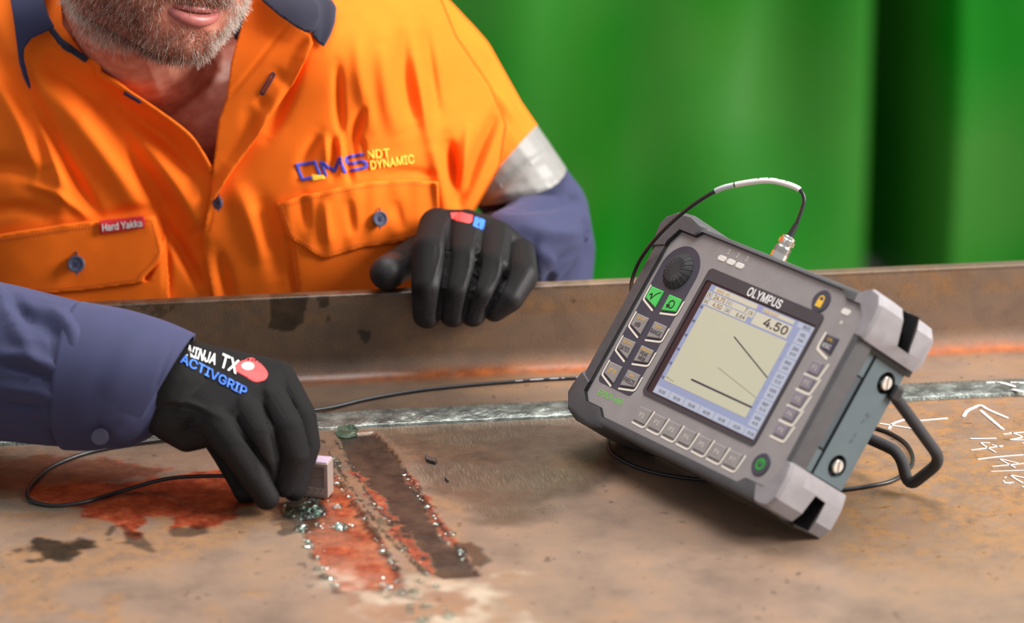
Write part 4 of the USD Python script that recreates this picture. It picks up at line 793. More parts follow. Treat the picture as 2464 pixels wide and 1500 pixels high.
# ------------------------------------------------------------------ shirt panels
left_panel = [(209, 144), (235, 160), (239, 183), (299, 217), (373, 265), (448, 321), (482, 366), (508, 414), (540, 470), (548, 560), (552, 700), (560, 1000), (-300, 1000), (-420, 700), (-440, 300), (-400, 60), (-330, -60), (-160, -170), (30, -190), (140, -100), (150, 60)]
right_panel = [(594, 34), (571, 97), (556, 149), (545, 239), (526, 291), (519, 355), (513, 403), (507, 470), (489, 560), (488, 590), (498, 650), (512, 709), (520, 1000), (1150, 1000), (1130, 800), (1120, 640), (1130, 520), (1200, 400), (1215, 300), (1178, 208), (1097, 90), (1060, 0), (1000, -90), (860, -170), (700, -190), (600, -60)]
sh = obj('shirt', cat([sheet(left_panel, lambda P: shirt_d(P, -0.002)), sheet(right_panel, lambda P: shirt_d(P, 0.0025 * smoothstep(560, 500, P[:, 0])))]), ORANGE, man, smooth=True, label='bright orange work shirt with navy collar and sleeves')
outl = [(-300, 1000), (-420, 700), (-440, 300), (-400, 60), (-330, -60), (-160, -170), (30, -190), (200, -130), (380, -100), (560, -130), (700, -190), (860, -170), (1000, -90), (1060, 0), (1097, 90), (1178, 208), (1215, 300), (1200, 400), (1130, 520), (1120, 640), (1130, 800), (1150, 1000)]
def back_d(P):
    dd, _ = line_d(P, outl + outl[:1]); k = np.clip(dd / 330, 0, 1)
    return chest_rbf(P / 300) + 0.003 + 0.27 * np.sqrt(np.clip(1 - (1 - k) ** 2, 0, 1))
obj('shirt_back', sheet(outl, back_d, 14), ORANGE, sh, smooth=True)
lapel = [(590, 34), (571, 97), (556, 149), (545, 239), (526, 291), (519, 355), (513, 403), (509, 470), (512, 484), (553, 418), (612, 336), (660, 268), (702, 205), (735, 140), (752, 104), (747, 84), (700, 55), (640, 0), (610, -30)]
def lapel_d(P):
    d, t = line_d(P, [(752, 104), (702, 205), (612, 336), (553, 418), (512, 484)])
    return shirt_d(P, 0.004) - 0.006 * np.exp(-(d / 16.0) ** 2) - folds(P, [([(690, 60), (620, 150), (545, 240)], 5, -0.0015), ([(660, 170), (690, 200)], 14, -0.003), ([(620, 230), (640, 262)], 14, -0.003), ([(600, 250), (600, 330), (545, 400)], 20, -0.004)])
obj('lapel', sheet(lapel, lapel_d, 6), ORANGE, sh, smooth=True)
bh = LineString([(631, 224), (657, 180)])
obj('buttonhole', sheet(bh.buffer(6).difference(bh.buffer(2.4)), lambda P: lapel_d(P) - 0.0012, 3, 0.0008), THREAD, sh, smooth=True)
# the other front's folded edge
edge = smooth_path([(209, 144), (235, 160), (239, 183), (299, 217), (373, 265), (448, 321), (482, 366), (508, 414)], 6)
obj('front_hem', sheet(LineString(edge).buffer(6.5, cap_style='flat'), lambda P: shirt_d(P, 0.003), 4, 0.003), ORANGE, sh, smooth=True)
hm = LineString([(299, 226), (336, 247)]); obj('buttonhole', sheet(hm.buffer(3), lambda P: shirt_d(P, 0.0065), 3, 0.001), THREAD, sh, smooth=True)
# collar, both leaves and stands
def offs(k): return lambda P: shirt_d(P, k)
collar_l = [(22, -20), (34, 56), (41, 112), (45, 149), (56, 187), (71, 217), (70, 205), (60, 172), (54, 145), (56, 118), (75, 93), (112, 76), (130, 66), (112, 30), (101, -20), (140, -110), (30, -150)]
obj('collar', sheet(collar_l, lambda P: shirt_d(P, 0.010 + 0.016 * smoothstep(150, 0, P[:, 1])), 6, 0.002), NAVY, sh, smooth=True, label='navy collar leaf beside the bearded jaw')
obj('collar_stand', sheet([(100, -20), (123, 58), (148, 92), (178, 117), (212, 143), (205, 152), (170, 128), (140, 106), (118, 76), (85, -20)], offs(0.009), 5, 0.003), NAVYD, sh, smooth=True)
obj('collar_stand', sheet([(141, 98), (150, 98), (172, 122), (166, 128), (148, 115)], offs(0.012), 4, 0.002), NAVYD, sh, smooth=True)
collar_r = [(631, 0), (672, 37), (709, 63), (735, 76), (748, 76), (760, 64), (768, 46), (771, 28), (768, 10), (754, -5), (700, -70), (610, -70)]
obj('collar', sheet(collar_r, lambda P: shirt_d(P, 0.016 + 0.012 * smoothstep(90, -20, P[:, 1])), 6, 0.002), NAVYD, sh, smooth=True, label='navy collar leaf opened over the lapel')
obj('collar_underside', sheet([(740, -30), (775, -10), (800, 0), (810, 18), (806, 50), (795, 78), (778, 112), (765, 100), (752, 84), (750, 40)], lambda P: shirt_d(P, 0.004 + 0.006 * smoothstep(770, 810, P[:, 0])), 6, 0.002), NAVYD, sh, smooth=True)
obj('collar_stand', sheet([(560, -20), (600, -20), (592, 34), (572, 96), (563, 90)], offs(-0.004), 5, 0.003), NAVYD, sh, smooth=True)
# pockets and flaps
flap_r = [(664, 491), (720, 474), (773, 461), (840, 446), (905, 436), (1000, 432), (1050, 440), (1060, 560), (961, 585), (871, 597), (777, 625), (692, 572)]
FL_R = folds
def flap_d(P): return shirt_d(P, 0.0048) - 0.0008 * np.sin(P[:, 0] * 0.12)
fr = obj('pocket_flap', sheet(flap_r, flap_d, 6, 0.003), ORANGE, sh, smooth=True, label='pocket flap below the embroidered lettering')
obj('pocket', sheet([(705, 560), (760, 600), (1050, 560), (1050, 780), (722, 780)], lambda P: shirt_d(P, 0.0022), 8, 0.0025), ORANGE, sh, smooth=True)
flap_l = [(-60, 578), (0, 566), (80, 553), (160, 541), (240, 531), (310, 524), (373, 519), (384, 560), (397, 608), (375, 640), (347, 668), (347, 681), (280, 690), (213, 699), (130, 706), (53, 710), (-60, 712)]
obj('pocket_flap', sheet(flap_l, lambda P: shirt_d(P, 0.0048), 6, 0.003), ORANGE, sh, smooth=True, label='pocket flap with the small red label')
obj('pocket', sheet([(-60, 690), (360, 676), (400, 560), (412, 800), (-60, 800)], lambda P: shirt_d(P, 0.002), 8, 0.0025), ORANGE, sh, smooth=True)
STITCH = mat('stitch_orange', (0.62, 0.12, 0.008), 0.8)
def stitching(line, dfun, k=0):
    L = LineString(line); n = int(L.length / 8)
    parts_ = []
    for i in range(n):
        a_, b_ = L.interpolate(i * 8.0), L.interpolate(i * 8.0 + 4.6)
        P = np.array([[a_.x, a_.y], [(a_.x + b_.x) / 2, (a_.y + b_.y) / 2], [b_.x, b_.y]])
        parts_.append(tube(px3(P, dfun(P) - 0.0001), 0.0004, 5))
    return obj('stitching', cat(parts_), STITCH, sh, smooth=True, kind='stuff')
inn = lambda pts, d: list(np.array(Polygon(pts).buffer(-d).exterior.coords))
stitching(inn(flap_r, 11), flap_d); stitching(inn(flap_l, 11), lambda P: shirt_d(P, 0.0048))
stitching([(0, 581), (160, 556), (240, 547)], lambda P: shirt_d(P, 0.0048)); stitching([(705, 600), (716, 700)], lambda P: shirt_d(P, 0.003)); stitching([(565, 430), (530, 480), (507, 560)], lambda P: shirt_d(P, 0.003))
# buttons
def button(px, py, r, lift, tilt=(0, 0)):
    d = shirt_d(np.array([[px, py]], float), lift)[0]; c = at_d(px, py, d); R_ = r / FPX * d
    t = lathe(np.array([(0, 0), (0.96, 0), (1, 0.12), (1, 0.3), (0.9, 0.42), (0.74, 0.42), (0.66, 0.28), (0, 0.26)]) * R_, 32)
    holes = [m3.Manifold.cylinder(1, 0.11, 0.11, 10, True).translate((x, y, 0)) for x in (-.2, .2) for y in (-.2, .2)]
    m = m3.Manifold.revolve(m3.CrossSection([np.array([(0, 0), (0.96, 0), (1, 0.12), (1, 0.3), (0.9, 0.42), (0.74, 0.42), (0.66, 0.28), (0, 0.26)]).tolist()], m3.FillRule.NonZero), 32)
    for h in holes: m = m - h
    n = -FWD + RIGHT * tilt[0] + UPV * tilt[1]
    b = obj('button', trimesh.Trimesh(np.array(frame_to(m.scale((R_, R_, R_)), np.zeros(3), n, RIGHT).vertices) + c, tri(m).faces), BTN, sh, smooth=30)
    th = [tube(np.array([at_d(px + a_ * r, py + s_ * r, d - 0.0018) for a_, s_ in pr]), 0.0007, 6) for pr in (((-0.25, -0.25), (0.25, 0.25)), ((0.25, -0.25), (-0.25, 0.25)), ((0.02, -0.9), (0.0, -1.45)), ((0.02, 0.9), (0.05, 1.3)))]
    obj('button_thread', cat(th), THREAD, sh, smooth=True)
button(184, 636, 21, 0.0075); button(913, 527, 19, 0.0085, (0.45, 0)); button(526, 489, 16, 0.006, (-0.9, 0))
# red maker's tag on the left flap, embroidery on the other breast
REDT = mat('tag_red', S(206, 40, 46), 0.7)
tg = obj('shirt_label', sheet([(239, 531), (347, 520), (349, 549), (241, 564)], lambda P: shirt_d(P, 0.0078), 5, 0.0008), REDT, sh, smooth=True, label='small red label with white lettering')
obj('label_lettering', px_text('Hard Yakka', (246, 548.5), (0.995, -0.12), (-0.08, -1.0), lambda P: shirt_d(P, 0.0079), 16, 96, True), WHITEP, sh, smooth=False)
BLUE = mat('thread_blue', S(66, 74, 186), 0.6); YEL = mat('thread_yellow', S(250, 206, 60), 0.6)
dq = lambda P: shirt_d(P, 0.0012)
def emb(shape, m, nm): return obj(nm, sheet(shape, dq, 3.2, 0.0012), m, sh, smooth=True)
emb(LineString([(748, 428), (727.5, 432), (715, 398), (757, 390), (769, 419)]).buffer(3.6, join_style='mitre'), BLUE, 'embroidered_letter')
emb(LineString([(784, 422), (772, 391), (804, 411), (816, 381), (831, 415)]).buffer(3.6), BLUE, 'embroidered_letter')
emb(LineString(smooth_path([(873.5, 371.5), (840, 377.5), (834, 383), (836, 391), (845, 394), (870, 388), (879, 391), (882, 398), (877, 404), (844, 410.4)], 5)).buffer(3.6), BLUE, 'embroidered_letter')
emb(Polygon([(749, 421), (779, 422), (783, 431), (752, 436)]), YEL, 'embroidered_bar')
obj('embroidered_lettering', px_text('NDT', (884, 372), (0.995, -0.08), (-0.12, -1.0), dq, 20, 54, True, 0.0012), YEL, sh, smooth=False)
obj('embroidered_lettering', px_text('DYNAMIC', (892, 398), (0.985, -0.15), (-0.12, -1.0), dq, 20, 106, True, 0.0012), YEL, sh, smooth=False)

# ------------------------------------------------------------------ sleeves
def A(x, y, d): return at_d(x, y, d)
def push(t, strokes_, facing=True):
    """sculpts folds into a mesh along its normals, traced where the camera sees it"""
    q = prj(t.vertices); n = np.array(t.vertex_normals)
    k = folds(q[:, :2], strokes_) * (np.clip(-(n @ FWD) * 2 + 0.3, 0, 1))
    return trimesh.Trimesh(t.vertices + n * k[:, None], t.faces, process=False)
up_arm = weld_blob(chain((A(960, 100, 2.80), 0.055), (A(1040, 190, 2.79), 0.056), (A(1140, 320, 2.785), 0.0475), (A(1225, 420, 2.785), 0.043), (A(1285, 500, 2.79), 0.041)), 0.004, 10)
def cut_plane(px_a, px_b, d, tilt=0.0):
    """plane through two traced points, running along the view (optionally tilted); returns normal and offset, normal towards image top/left"""
    a, b = at_d(*px_a, d), at_d(*px_b, d); t = (b - a) / np.linalg.norm(b - a); v = FWD + tilt * UPV; n = np.cross(t, v); n /= np.linalg.norm(n)
    if n @ UPV < 0: n = -n
    return n, n @ a
ua = m3.Manifold(m3.Mesh(up_arm.vertices.astype(np.float32), up_arm.faces.astype(np.uint32)))
n1, o1 = cut_plane((1280, 312), (1112, 508), 2.75); n2, o2 = cut_plane((1388, 428), (1140, 512), 2.75, 0.35)
if n1 @ (at_d(1000, 100, 2.8)) < o1: n1, o1 = -n1, -o1
up_o, rest = ua.split_by_plane(n1.tolist(), float(o1))
band, _ = rest.split_by_plane(n2.tolist(), float(o2))
slf = [([(1195, 270), (1150, 380), (1105, 490)], 14, -0.010), ([(1215, 300), (1180, 400)], 12, 0.004), ([(1120, 200), (1150, 300)], 16, -0.005), ([(1180, 215), (1230, 290)], 12, 0.005)]
slv = obj('sleeve', push(tri(up_o.refine_to_length(0.005)), slf), ORANGE, man, smooth=40, label='orange upper sleeve on the arm resting on the edge')
obj('reflective_band', push(tri(band.refine_to_length(0.005)), [([(1330, 360), (1240, 420), (1150, 500)], 10, -0.003), ([(1380, 425), (1290, 455), (1190, 472), (1145, 505)], 10, 0.003)]), SILVER, slv, smooth=40)
pk = LineString([(1284, 308), (1112, 508)])
fore = weld_blob(chain((A(1245, 440, 2.80), 0.040), (A(1308, 515, 2.80), 0.0385), (A(1325, 600, 2.79), 0.038), (A(1320, 700, 2.78), 0.036)) + chain((A(1312, 560, 2.79), 0.040), (A(1270, 590, 2.73), 0.037), (A(1240, 592, 2.69), 0.032)), 0.004, 12)
fore = push(fore, [([(1200, 500), (1300, 495), (1400, 480)], 12, -0.006), ([(1380, 600), (1340, 640), (1310, 690)], 8, -0.006), ([(1250, 540), (1320, 560), (1390, 560)], 18, 0.005), ([(1300, 600), (1330, 640), (1340, 690)], 14, 0.004), ([(1290, 570), (1280, 640), (1300, 690)], 10, -0.005), ([(1410, 520), (1415, 600), (1400, 680)], 14, -0.004)])
obj('forearm_sleeve', fore, NAVY, slv, smooth=True, label='navy forearm sleeve behind the fist')
# arm reaching over the edge from the left
arm = weld_blob(chain((A(-537, 440, 2.700), 0.062), (A(-540, 760, 2.54), 0.062)) + chain((A(-540, 760, 2.54), 0.064), (A(-200, 835, 2.43), 0.060), (A(0, 872, 2.39), 0.0570), (A(160, 900, 2.372), 0.0530), (A(270, 915, 2.366), 0.0495)), 0.004, 12)
armf = [([(190, 720), (220, 800), (170, 880)], 12, -0.006), ([(40, 740), (120, 790), (150, 860)], 16, -0.007), ([(0, 720), (60, 820), (90, 880)], 18, 0.006), ([(120, 740), (170, 790), (180, 840)], 16, 0.006), ([(0, 880), (70, 890), (140, 925)], 8, -0.005), ([(-20, 850), (60, 860), (150, 890)], 14, 0.005), ([(0, 965), (60, 980), (130, 985)], 8, -0.005), ([(-20, 930), (60, 940), (140, 955)], 14, 0.005), ([(-100, 660), (-20, 700), (60, 720)], 14, 0.006), ([(60, 1000), (120, 1040), (160, 1080)], 14, -0.004), ([(10, 690), (60, 760), (80, 800)], 14, -0.007)]
usl = obj('sleeve', weld_blob(chain((A(-330, 20, 2.80), 0.072), (A(-430, 120, 2.79), 0.074), (A(-530, 400, 2.715), 0.0705)), 0.006, 8), ORANGE, man, smooth=True, label='orange upper sleeve of the reaching arm')
obj('reflective_band', weld_blob(chain((A(-530, 400, 2.715), 0.0700), (A(-540, 470, 2.690), 0.0690)), 0.006, 6), SILVER, usl, smooth=True)
sl2 = obj('sleeve', push(arm, [(l_, w_, 0.7 * a_) for l_, w_, a_ in armf]), NAVY, man, smooth=True, label='navy sleeve of the arm reaching down to the plate')
cuffp = [((178, 905, 2.371), 0.0535), ((260, 915, 2.367), 0.0515), ((330, 922, 2.364), 0.0465), ((398, 930, 2.364), 0.0395)]
ax = A(398, 930, 2.364) - A(178, 905, 2.371); ax /= np.linalg.norm(ax)
cs = np.array([A(*p) for p, _ in cuffp]); rr = np.array([r for _, r in cuffp])
sp = smooth_path(np.c_[cs, rr], 10); outer_ = tube(sp[:, :3], sp[:, 3], 64, caps=False); inner_ = tube(sp[:, :3], sp[:, 3] - 0.0022, 64, caps=False)
nv = len(outer_.vertices); nr = len(sp); jj = np.arange(64); kk = (jj + 1) % 64; b0 = (nr - 1) * 64
endq = lambda b, fl: np.vstack([np.c_[b + jj, b + kk, nv + b + kk], np.c_[b + jj, nv + b + kk, nv + b + jj]])[:, ::fl]
cv = np.vstack([outer_.vertices, inner_.vertices])
# the front hem is cut obliquely, as its traced line (453,805)-(345,1055) shows
tt = np.repeat(np.linspace(0, 1, nr), 64); tt = np.r_[tt, tt]; qq = prj(cv); cy = (qq[:, 1] - 930) / 130
cv = cv + np.outer(tt * (-0.0165 * cy), ax)
cuff = trimesh.Trimesh(cv, np.vstack([outer_.faces, inner_.faces[:, ::-1] + nv, endq(0, -1), endq(b0, 1)]), process=False); cuff.fix_normals()
cuff = push(cuff, [([(345, 800), (300, 870), (250, 960)], 30, 0.002), ([(420, 820), (390, 890), (370, 950)], 5, -0.0012)])
cu = obj('cuff', cuff, NAVY, sl2, smooth=True, label='navy buttoned cuff at the wrist of the reaching arm')
bb = obj('cuff_button', moved(frame_to(moved(m3.Manifold.cylinder(0.0022, 0.0062, 0.0056, 28)), (0, 0, 0), -FWD), *A(240, 1052, 2.327)), mat('button_dark', S(46, 44, 62), 0.4), sl2)

# ------------------------------------------------------------------ gloves: palm, four fingers and a thumb each, one surface
def coated_mask(t, dorsal, tips, rad):
    n = np.array(t.vertex_normals); m = smoothstep(0.25, -0.15, n @ (np.asarray(dorsal) / np.linalg.norm(dorsal)))
    for c in tips: m = np.maximum(m, smoothstep(rad, rad * 0.6, np.linalg.norm(t.vertices - c, axis=1)))
    return np.c_[m, m, m]
# fist over the upright edge
F1 = [[(A(1052, 545, 2.650), .0150), (A(1034, 606, 2.598), .0142), (A(1028, 690, 2.584), .0126), (A(1027, 757, 2.592), .0112)],
      [(A(1122, 548, 2.650), .0150), (A(1114, 624, 2.598), .0138), (A(1098, 698, 2.586), .0124), (A(1090, 755, 2.594), .0110)],
      [(A(1188, 572, 2.656), .0148), (A(1184, 640, 2.602), .0132), (A(1160, 704, 2.590), .0118), (A(1138, 755, 2.597), .0106)],
      [(A(1246, 612, 2.664), .0146), (A(1254, 664, 2.608), .0134), (A(1226, 716, 2.596), .0116), (A(1190, 745, 2.599), .0098)]]
bones = []
for fch in F1: bones += chain(*fch)
bones += [bone((A(1052, 548, 2.652), .0150), (A(1122, 550, 2.652), .0150), (A(1190, 574, 2.658), .0148), (A(1246, 612, 2.666), .0146), (A(1235, 600, 2.73), .021), (A(1180, 575, 2.73), .018))]
bones += [bone((A(1040, 608, 2.630), .012), (A(1110, 618, 2.632), .012), (A(1180, 630, 2.636), .012), (A(1240, 640, 2.640), .012), (A(1235, 600, 2.72), .022))]
bones += chain((A(1090, 600, 2.690), .018), (A(1010, 610, 2.672), .0150), (A(966, 636, 2.640), .0138), (A(931, 657, 2.600), .0137))
bones += chain((A(1200, 590, 2.72), .028), (A(1262, 600, 2.76), .029))
fist = weld_blob(bones, 0.0028, 6)
fist = push(fist, [([(1077, 545), (1078, 620), (1066, 700), (1052, 780)], 5, -0.0060), ([(1152, 570), (1150, 640), (1130, 710), (1112, 780)], 5, -0.0060), ([(1217, 600), (1216, 660), (1190, 720), (1160, 770)], 5, -0.0060), ([(1060, 560), (1058, 620), (1040, 680)], 5, 0.0012), ([(1132, 590), (1128, 650), (1112, 700)], 5, 0.0012), ([(1205, 610), (1198, 660), (1180, 700)], 5, 0.0012)])
gl = obj('glove', fist, KNIT, man, smooth=True, label='black coated glove gripping the upright edge', attrs={'coated': coated_mask(fist, UPV * 0.8 - RIGHT * 0.75 - FWD * 0.15, [f[-1][0] for f in F1] + [A(930, 660, 2.604)], 0.026)})
def front_depth(t):
    """depth of the mesh's front as a function of traced px"""
    q = prj(t.vertices); n = np.array(t.vertex_normals); view = t.vertices - CPOS; m = (n * view).sum(1) < 0
    P, d = q[m, :2], q[m, 2]; T = cKDTree(P)
    def fn(X):
        dist, i = T.query(X, k=14); dd = d[i]; near = dd < dd.min(1, keepdims=True) + 0.012
        w = near / (dist + 0.7) ** 2; return (w * dd).sum(1) / w.sum(1)
    return fn
RED2 = mat('print_red', S(226, 66, 66), 0.6); BLU2 = mat('print_blue', S(56, 116, 220), 0.6)
fd = front_depth(fist)
obj('glove_print', sheet(Polygon([(1084, 512), (1110, 511), (1138, 518), (1136, 533), (1130, 537), (1100, 532), (1086, 526)]), lambda P: fd(P) - 0.0006, 3, 0.0008), RED2, gl, smooth=True)
obj('glove_print', sheet(Polygon([(1143, 521), (1168, 529), (1163, 555), (1138, 543)]), lambda P: fd(P) - 0.0006, 3, 0.0008), BLU2, gl, smooth=True)
# right hand holding the probe
tz = lambda x, y: float(prj(at_z(x, y))[2])
F2 = [[(A(520, 1016, 2.338), .0140), (A(562, 1074, 2.330), .0114), (A(606, 1142, 2.336), .0100), (A(642, 1198, 2.345), .0090)],
      [(A(586, 985, 2.346), .0140), (A(624, 1045, 2.336), .0114), (A(644, 1098, 2.342), .0102), (A(652, 1150, 2.352), .0090)],
      [(A(640, 950, 2.358), .0140), (A(690, 1030, 2.344), .0122), (A(709, 1092, 2.344), .0108), (A(684, 1166, 2.352), .0094)],
      [(A(668, 915, 2.374), .0138), (A(722, 1004, 2.362), .0118), (A(737, 1072, 2.358), .0102), (A(708, 1176, 2.358), .0092)]]
bones = []
for fch in F2: bones += chain(*fch)
bones += [bone((A(520, 1014, 2.340), .0140), (A(586, 981, 2.348), .0140), (A(640, 946, 2.360), .0140), (A(666, 912, 2.376), .0138), (A(430, 882, 2.375), .0200), (A(410, 985, 2.355), .0180))]
bones += [bone((A(410, 985, 2.355), .0200), (A(400, 1008, 2.352), .0150), (A(450, 1048, 2.350), .0120), (A(515, 1030, 2.344), .0130), (A(420, 890, 2.38), .0200))]
bones += chain((A(420, 935, 2.362), .0300), (A(330, 928, 2.366), .0310))
bones += chain((A(520, 1000, 2.39), .019), (A(556, 1085, 2.382), .0140), (A(586, 1155, 2.374), .0112)) + chain((A(586, 1155, 2.374), .0112), (A(592, 1180, 2.370), .0095))
hand = weld_blob(bones, 0.0026, 8)
hand = push(hand, [([(375, 965), (430, 965), (480, 980), (540, 1010)], 7, 0.0018), ([(460, 1000), (440, 1040), (435, 1075)], 7, -0.003), ([(478, 1010), (470, 1060)], 6, 0.0015), ([(560, 1015), (610, 1080), (652, 1140)], 4, -0.003), ([(636, 980), (660, 1060), (664, 1120)], 5, -0.003), ([(700, 960), (730, 1040)], 4, -0.0015), ([(560, 1000), (586, 966), (600, 960)], 10, 0.002), ([(630, 950), (655, 935)], 10, 0.002)])
g2 = obj('glove', hand, KNIT, man, smooth=True, label='black coated glove holding the probe down on the plate', attrs={'coated': 0.55 * coated_mask(hand, UPV * 0.9 - FWD * 0.1, [f[-1][0] for f in F2], 0.03)})
hd = front_depth(hand); ho = lambda P: hd(P) - 0.0006
# print on the back of the hand: white and blue lettering, red tab
ux_, uy_ = np.array([0.885, 0.465]), np.array([0.26, -0.95])
obj('glove_print', px_text('ACTIVGRIP', (436, 861), ux_, uy_ * 0.78, ho, 27, 178, True, 0.0008), BLU2, g2, smooth=False)
obj('glove_print', px_text('NINJA', (452, 843), (0.93, 0.31), uy_ * 0.9, ho, 28, 74, True, 0.0008), WHITEP, g2, smooth=False)
obj('glove_print', px_text('TX', (532, 866), (0.88, 0.40), uy_ * 0.95, ho, 34, 46, True, 0.0008), WHITEP, g2, smooth=False)
obj('glove_print', sheet(Polygon(smooth_path([(600, 861), (622, 871), (641, 891), (644, 905), (634, 915), (612, 919), (588, 905), (561, 884)], 4, True)), ho, 3, 0.0008), RED2, g2, smooth=True)
obj('glove_print', sheet(shapely.affinity.scale(shapely.Point(596, 881).buffer(1), 16, 10), lambda P: ho(P) - 0.0005, 3, 0.0008), mat('print_pink', S(244, 190, 182), 0.6), g2, smooth=True)
# ------------------------------------------------------------------ head, neck and chest: one body surface, then lips, beard, hair
fz = np.array([0.50, 0.36, -0.79]); fz /= np.linalg.norm(fz)                        # face forward in lens axes (x right, y down, z away)
fu = np.array([0.22, -0.95, -0.25]); fu -= fz * (fu @ fz); fu /= np.linalg.norm(fu); fx = np.cross(fu, fz)
HB = CB @ np.stack([fx, fu, fz], 1); HO = at_d(476, 22, 2.492)
def H(x, y, z): return HO + HB @ (np.array([x, y, z]) / 1000)
mm = lambda r: r / 1000
head = [bone((H(0, 95, -98), .080), (H(0, 100, -60), .066), (H(0, 88, -118), .074)), bone((H(0, 60, -60), .062), (H(0, 20, -62), .056), (H(0, 95, -70), .066)),
        bone((H(-50, 20, -66), .018), (H(50, 20, -66), .018), (H(-32, 20, -28), .018), (H(32, 20, -28), .018), (H(-34, 45, -30), .020), (H(34, 45, -30), .020)),
        bone((H(-2, -31, -14), .0130), (H(-15, -31, -18), .0120), (H(12, -31, -18), .0120), (H(-57, -18, -70), .0130), (H(46, -20, -66), .0130), (H(-73, 6, -95), .014), (H(56, 4, -88), .014), (H(-30, 5, -24), .018), (H(30, 5, -24), .018), (H(0, 8, -18), .019)),
        bone((H(0, 10, -14), .0155), (H(0, -8, -16), .0150), (H(-16, 4, -20), .0150), (H(16, 4, -20), .0150)), bone((H(-1, -28, -8), .0115), (H(-9, -29, -11), .0105), (H(7, -29, -11), .0105)),
        bone((H(0, 68, -10), .0085), (H(0, 34, 6), .0100)), bone((H(-12, 30, -6), .0080), (H(12, 30, -6), .0080), (H(0, 31, 3), .0100)), bone((H(-30, 78, -18), .011), (H(30, 78, -18), .011), (H(0, 82, -12), .013))]
for s in (-1, 1): head.append(bone((H(74 * s, 62, -98), .010), (H(76 * s, 40, -96), .009), (H(80 * s, 66, -108), .006)))
neck = chain((H(0, 10, -98), .055), (H(0, -22, -118), .052), (at_d(395, 200, 2.735), .055), (at_d(440, 330, 2.765), .068))
trunk = [bone((at_d(150, 230, 2.79), .07), (at_d(800, 230, 2.79), .07), (at_d(300, 420, 2.785), .07), (at_d(680, 420, 2.785), .07), (at_d(500, 300, 2.740), .070), (at_d(0, 260, 2.82), .07), (at_d(880, 250, 2.81), .07)),
         bone((at_d(300, 420, 2.79), .07), (at_d(680, 420, 2.79), .07), (at_d(250, 950, 2.85), .09), (at_d(750, 950, 2.84), .09), (at_d(120, 600, 2.80), .08), (at_d(830, 600, 2.80), .08))]
body = weld_blob(head + neck + trunk, 0.0034, 12)
obj('body', body, SKIN, man, smooth=True, label='bearded face turned down to the work, reddish skin, open neck')
LIPM = mat('lip_pink', S(176, 100, 94), 0.4, var=0.1, vscale=200)
def arc(y0, y1, w, z0, z1, n=15):
    t = np.linspace(-1, 1, n); return np.array([H(w * a, y0 + (y1 - y0) * a * a, z0 + (z1 - z0) * a * a) for a in t]), np.sqrt(np.clip(1 - (0.93 * t) ** 2, 0, 1))
lo, pr_ = arc(-8.5, -2, 25, 1.2, -11); up_, pu = arc(0.5, -1, 25, 2.2, -11)
obj('lower_lip', tube(lo, 0.0052 * pr_, 14), LIPM, man, smooth=True); obj('upper_lip', tube(up_, 0.0026 * pu, 14), LIPM, man, smooth=True)
for s in (-1, 1):
    e = obj('eye', trimesh.Trimesh(trimesh.creation.icosphere(3, 0.0118).vertices + H(32 * s, 61, -24), trimesh.creation.icosphere(3, 1).faces), mat('eye_white', S(232, 226, 220), 0.2), man, smooth=True)
    obj('iris', trimesh.Trimesh(trimesh.creation.icosphere(2, 0.0056).vertices + H(31.5 * s, 58, -17.4), trimesh.creation.icosphere(2, 1).faces), mat('iris_brown', S(70, 50, 36), 0.2), e, smooth=True)
for s in (-1, 1):
    for sg, ofs in ((1, -0.0012), (-1, 0.0052)):
        nn_ = HB @ np.array([0, sg * 0.92, -0.38 * sg * sg]); nn_ /= np.linalg.norm(nn_)
        ld = m3.Manifold.sphere(0.0128, 40).translate(H(32 * s, 61, -24.2).tolist()).trim_by_plane(nn_.tolist(), float(nn_ @ H(32 * s, 61, -24.2) + ofs - 0.001))
        obj('eyelid', ld, SKIN, man, smooth=40)
# beard and hair as strands grown from the body surface
rgb_ = np.random.default_rng(11)
bv, bn, bf = np.array(body.vertices), np.array(body.vertex_normals), np.array(body.faces)
loc = (bv - HO) @ HB * 1000
def grow(n, weight, length, jitter, droop, seed):
    rg_ = np.random.default_rng(seed); tri_ = bv[bf]; ar = np.linalg.norm(np.cross(tri_[:, 1] - tri_[:, 0], tri_[:, 2] - tri_[:, 0]), axis=1)
    w = ar * weight[bf].mean(1); idx = rg_.choice(len(bf), n, p=w / w.sum()); b = rg_.random((n, 2)); b[b.sum(1) > 1] = 1 - b[b.sum(1) > 1]
    t = tri_[idx]; root = t[:, 0] + b[:, :1] * (t[:, 1] - t[:, 0]) + b[:, 1:] * (t[:, 2] - t[:, 0]); nn = bn[bf[idx, 0]]
    L = length * (0.55 + 0.9 * rg_.random(n))[:, None]
    d = nn * 0.75 + np.asarray(droop) + rg_.normal(size=(n, 3)) * jitter; d /= np.linalg.norm(d, axis=1, keepdims=True)
    d2 = d + np.asarray(droop) * 0.6 + rg_.normal(size=(n, 3)) * jitter * 0.6; d2 /= np.linalg.norm(d2, axis=1, keepdims=True)
    r0 = root - nn * 0.0004
    return np.stack([r0, r0 + d * L * 0.35, r0 + d * L * 0.65 + d2 * L * 0.05, r0 + d * L * 0.6 + d2 * L * 0.42], 1), loc[bf[idx, 0]]
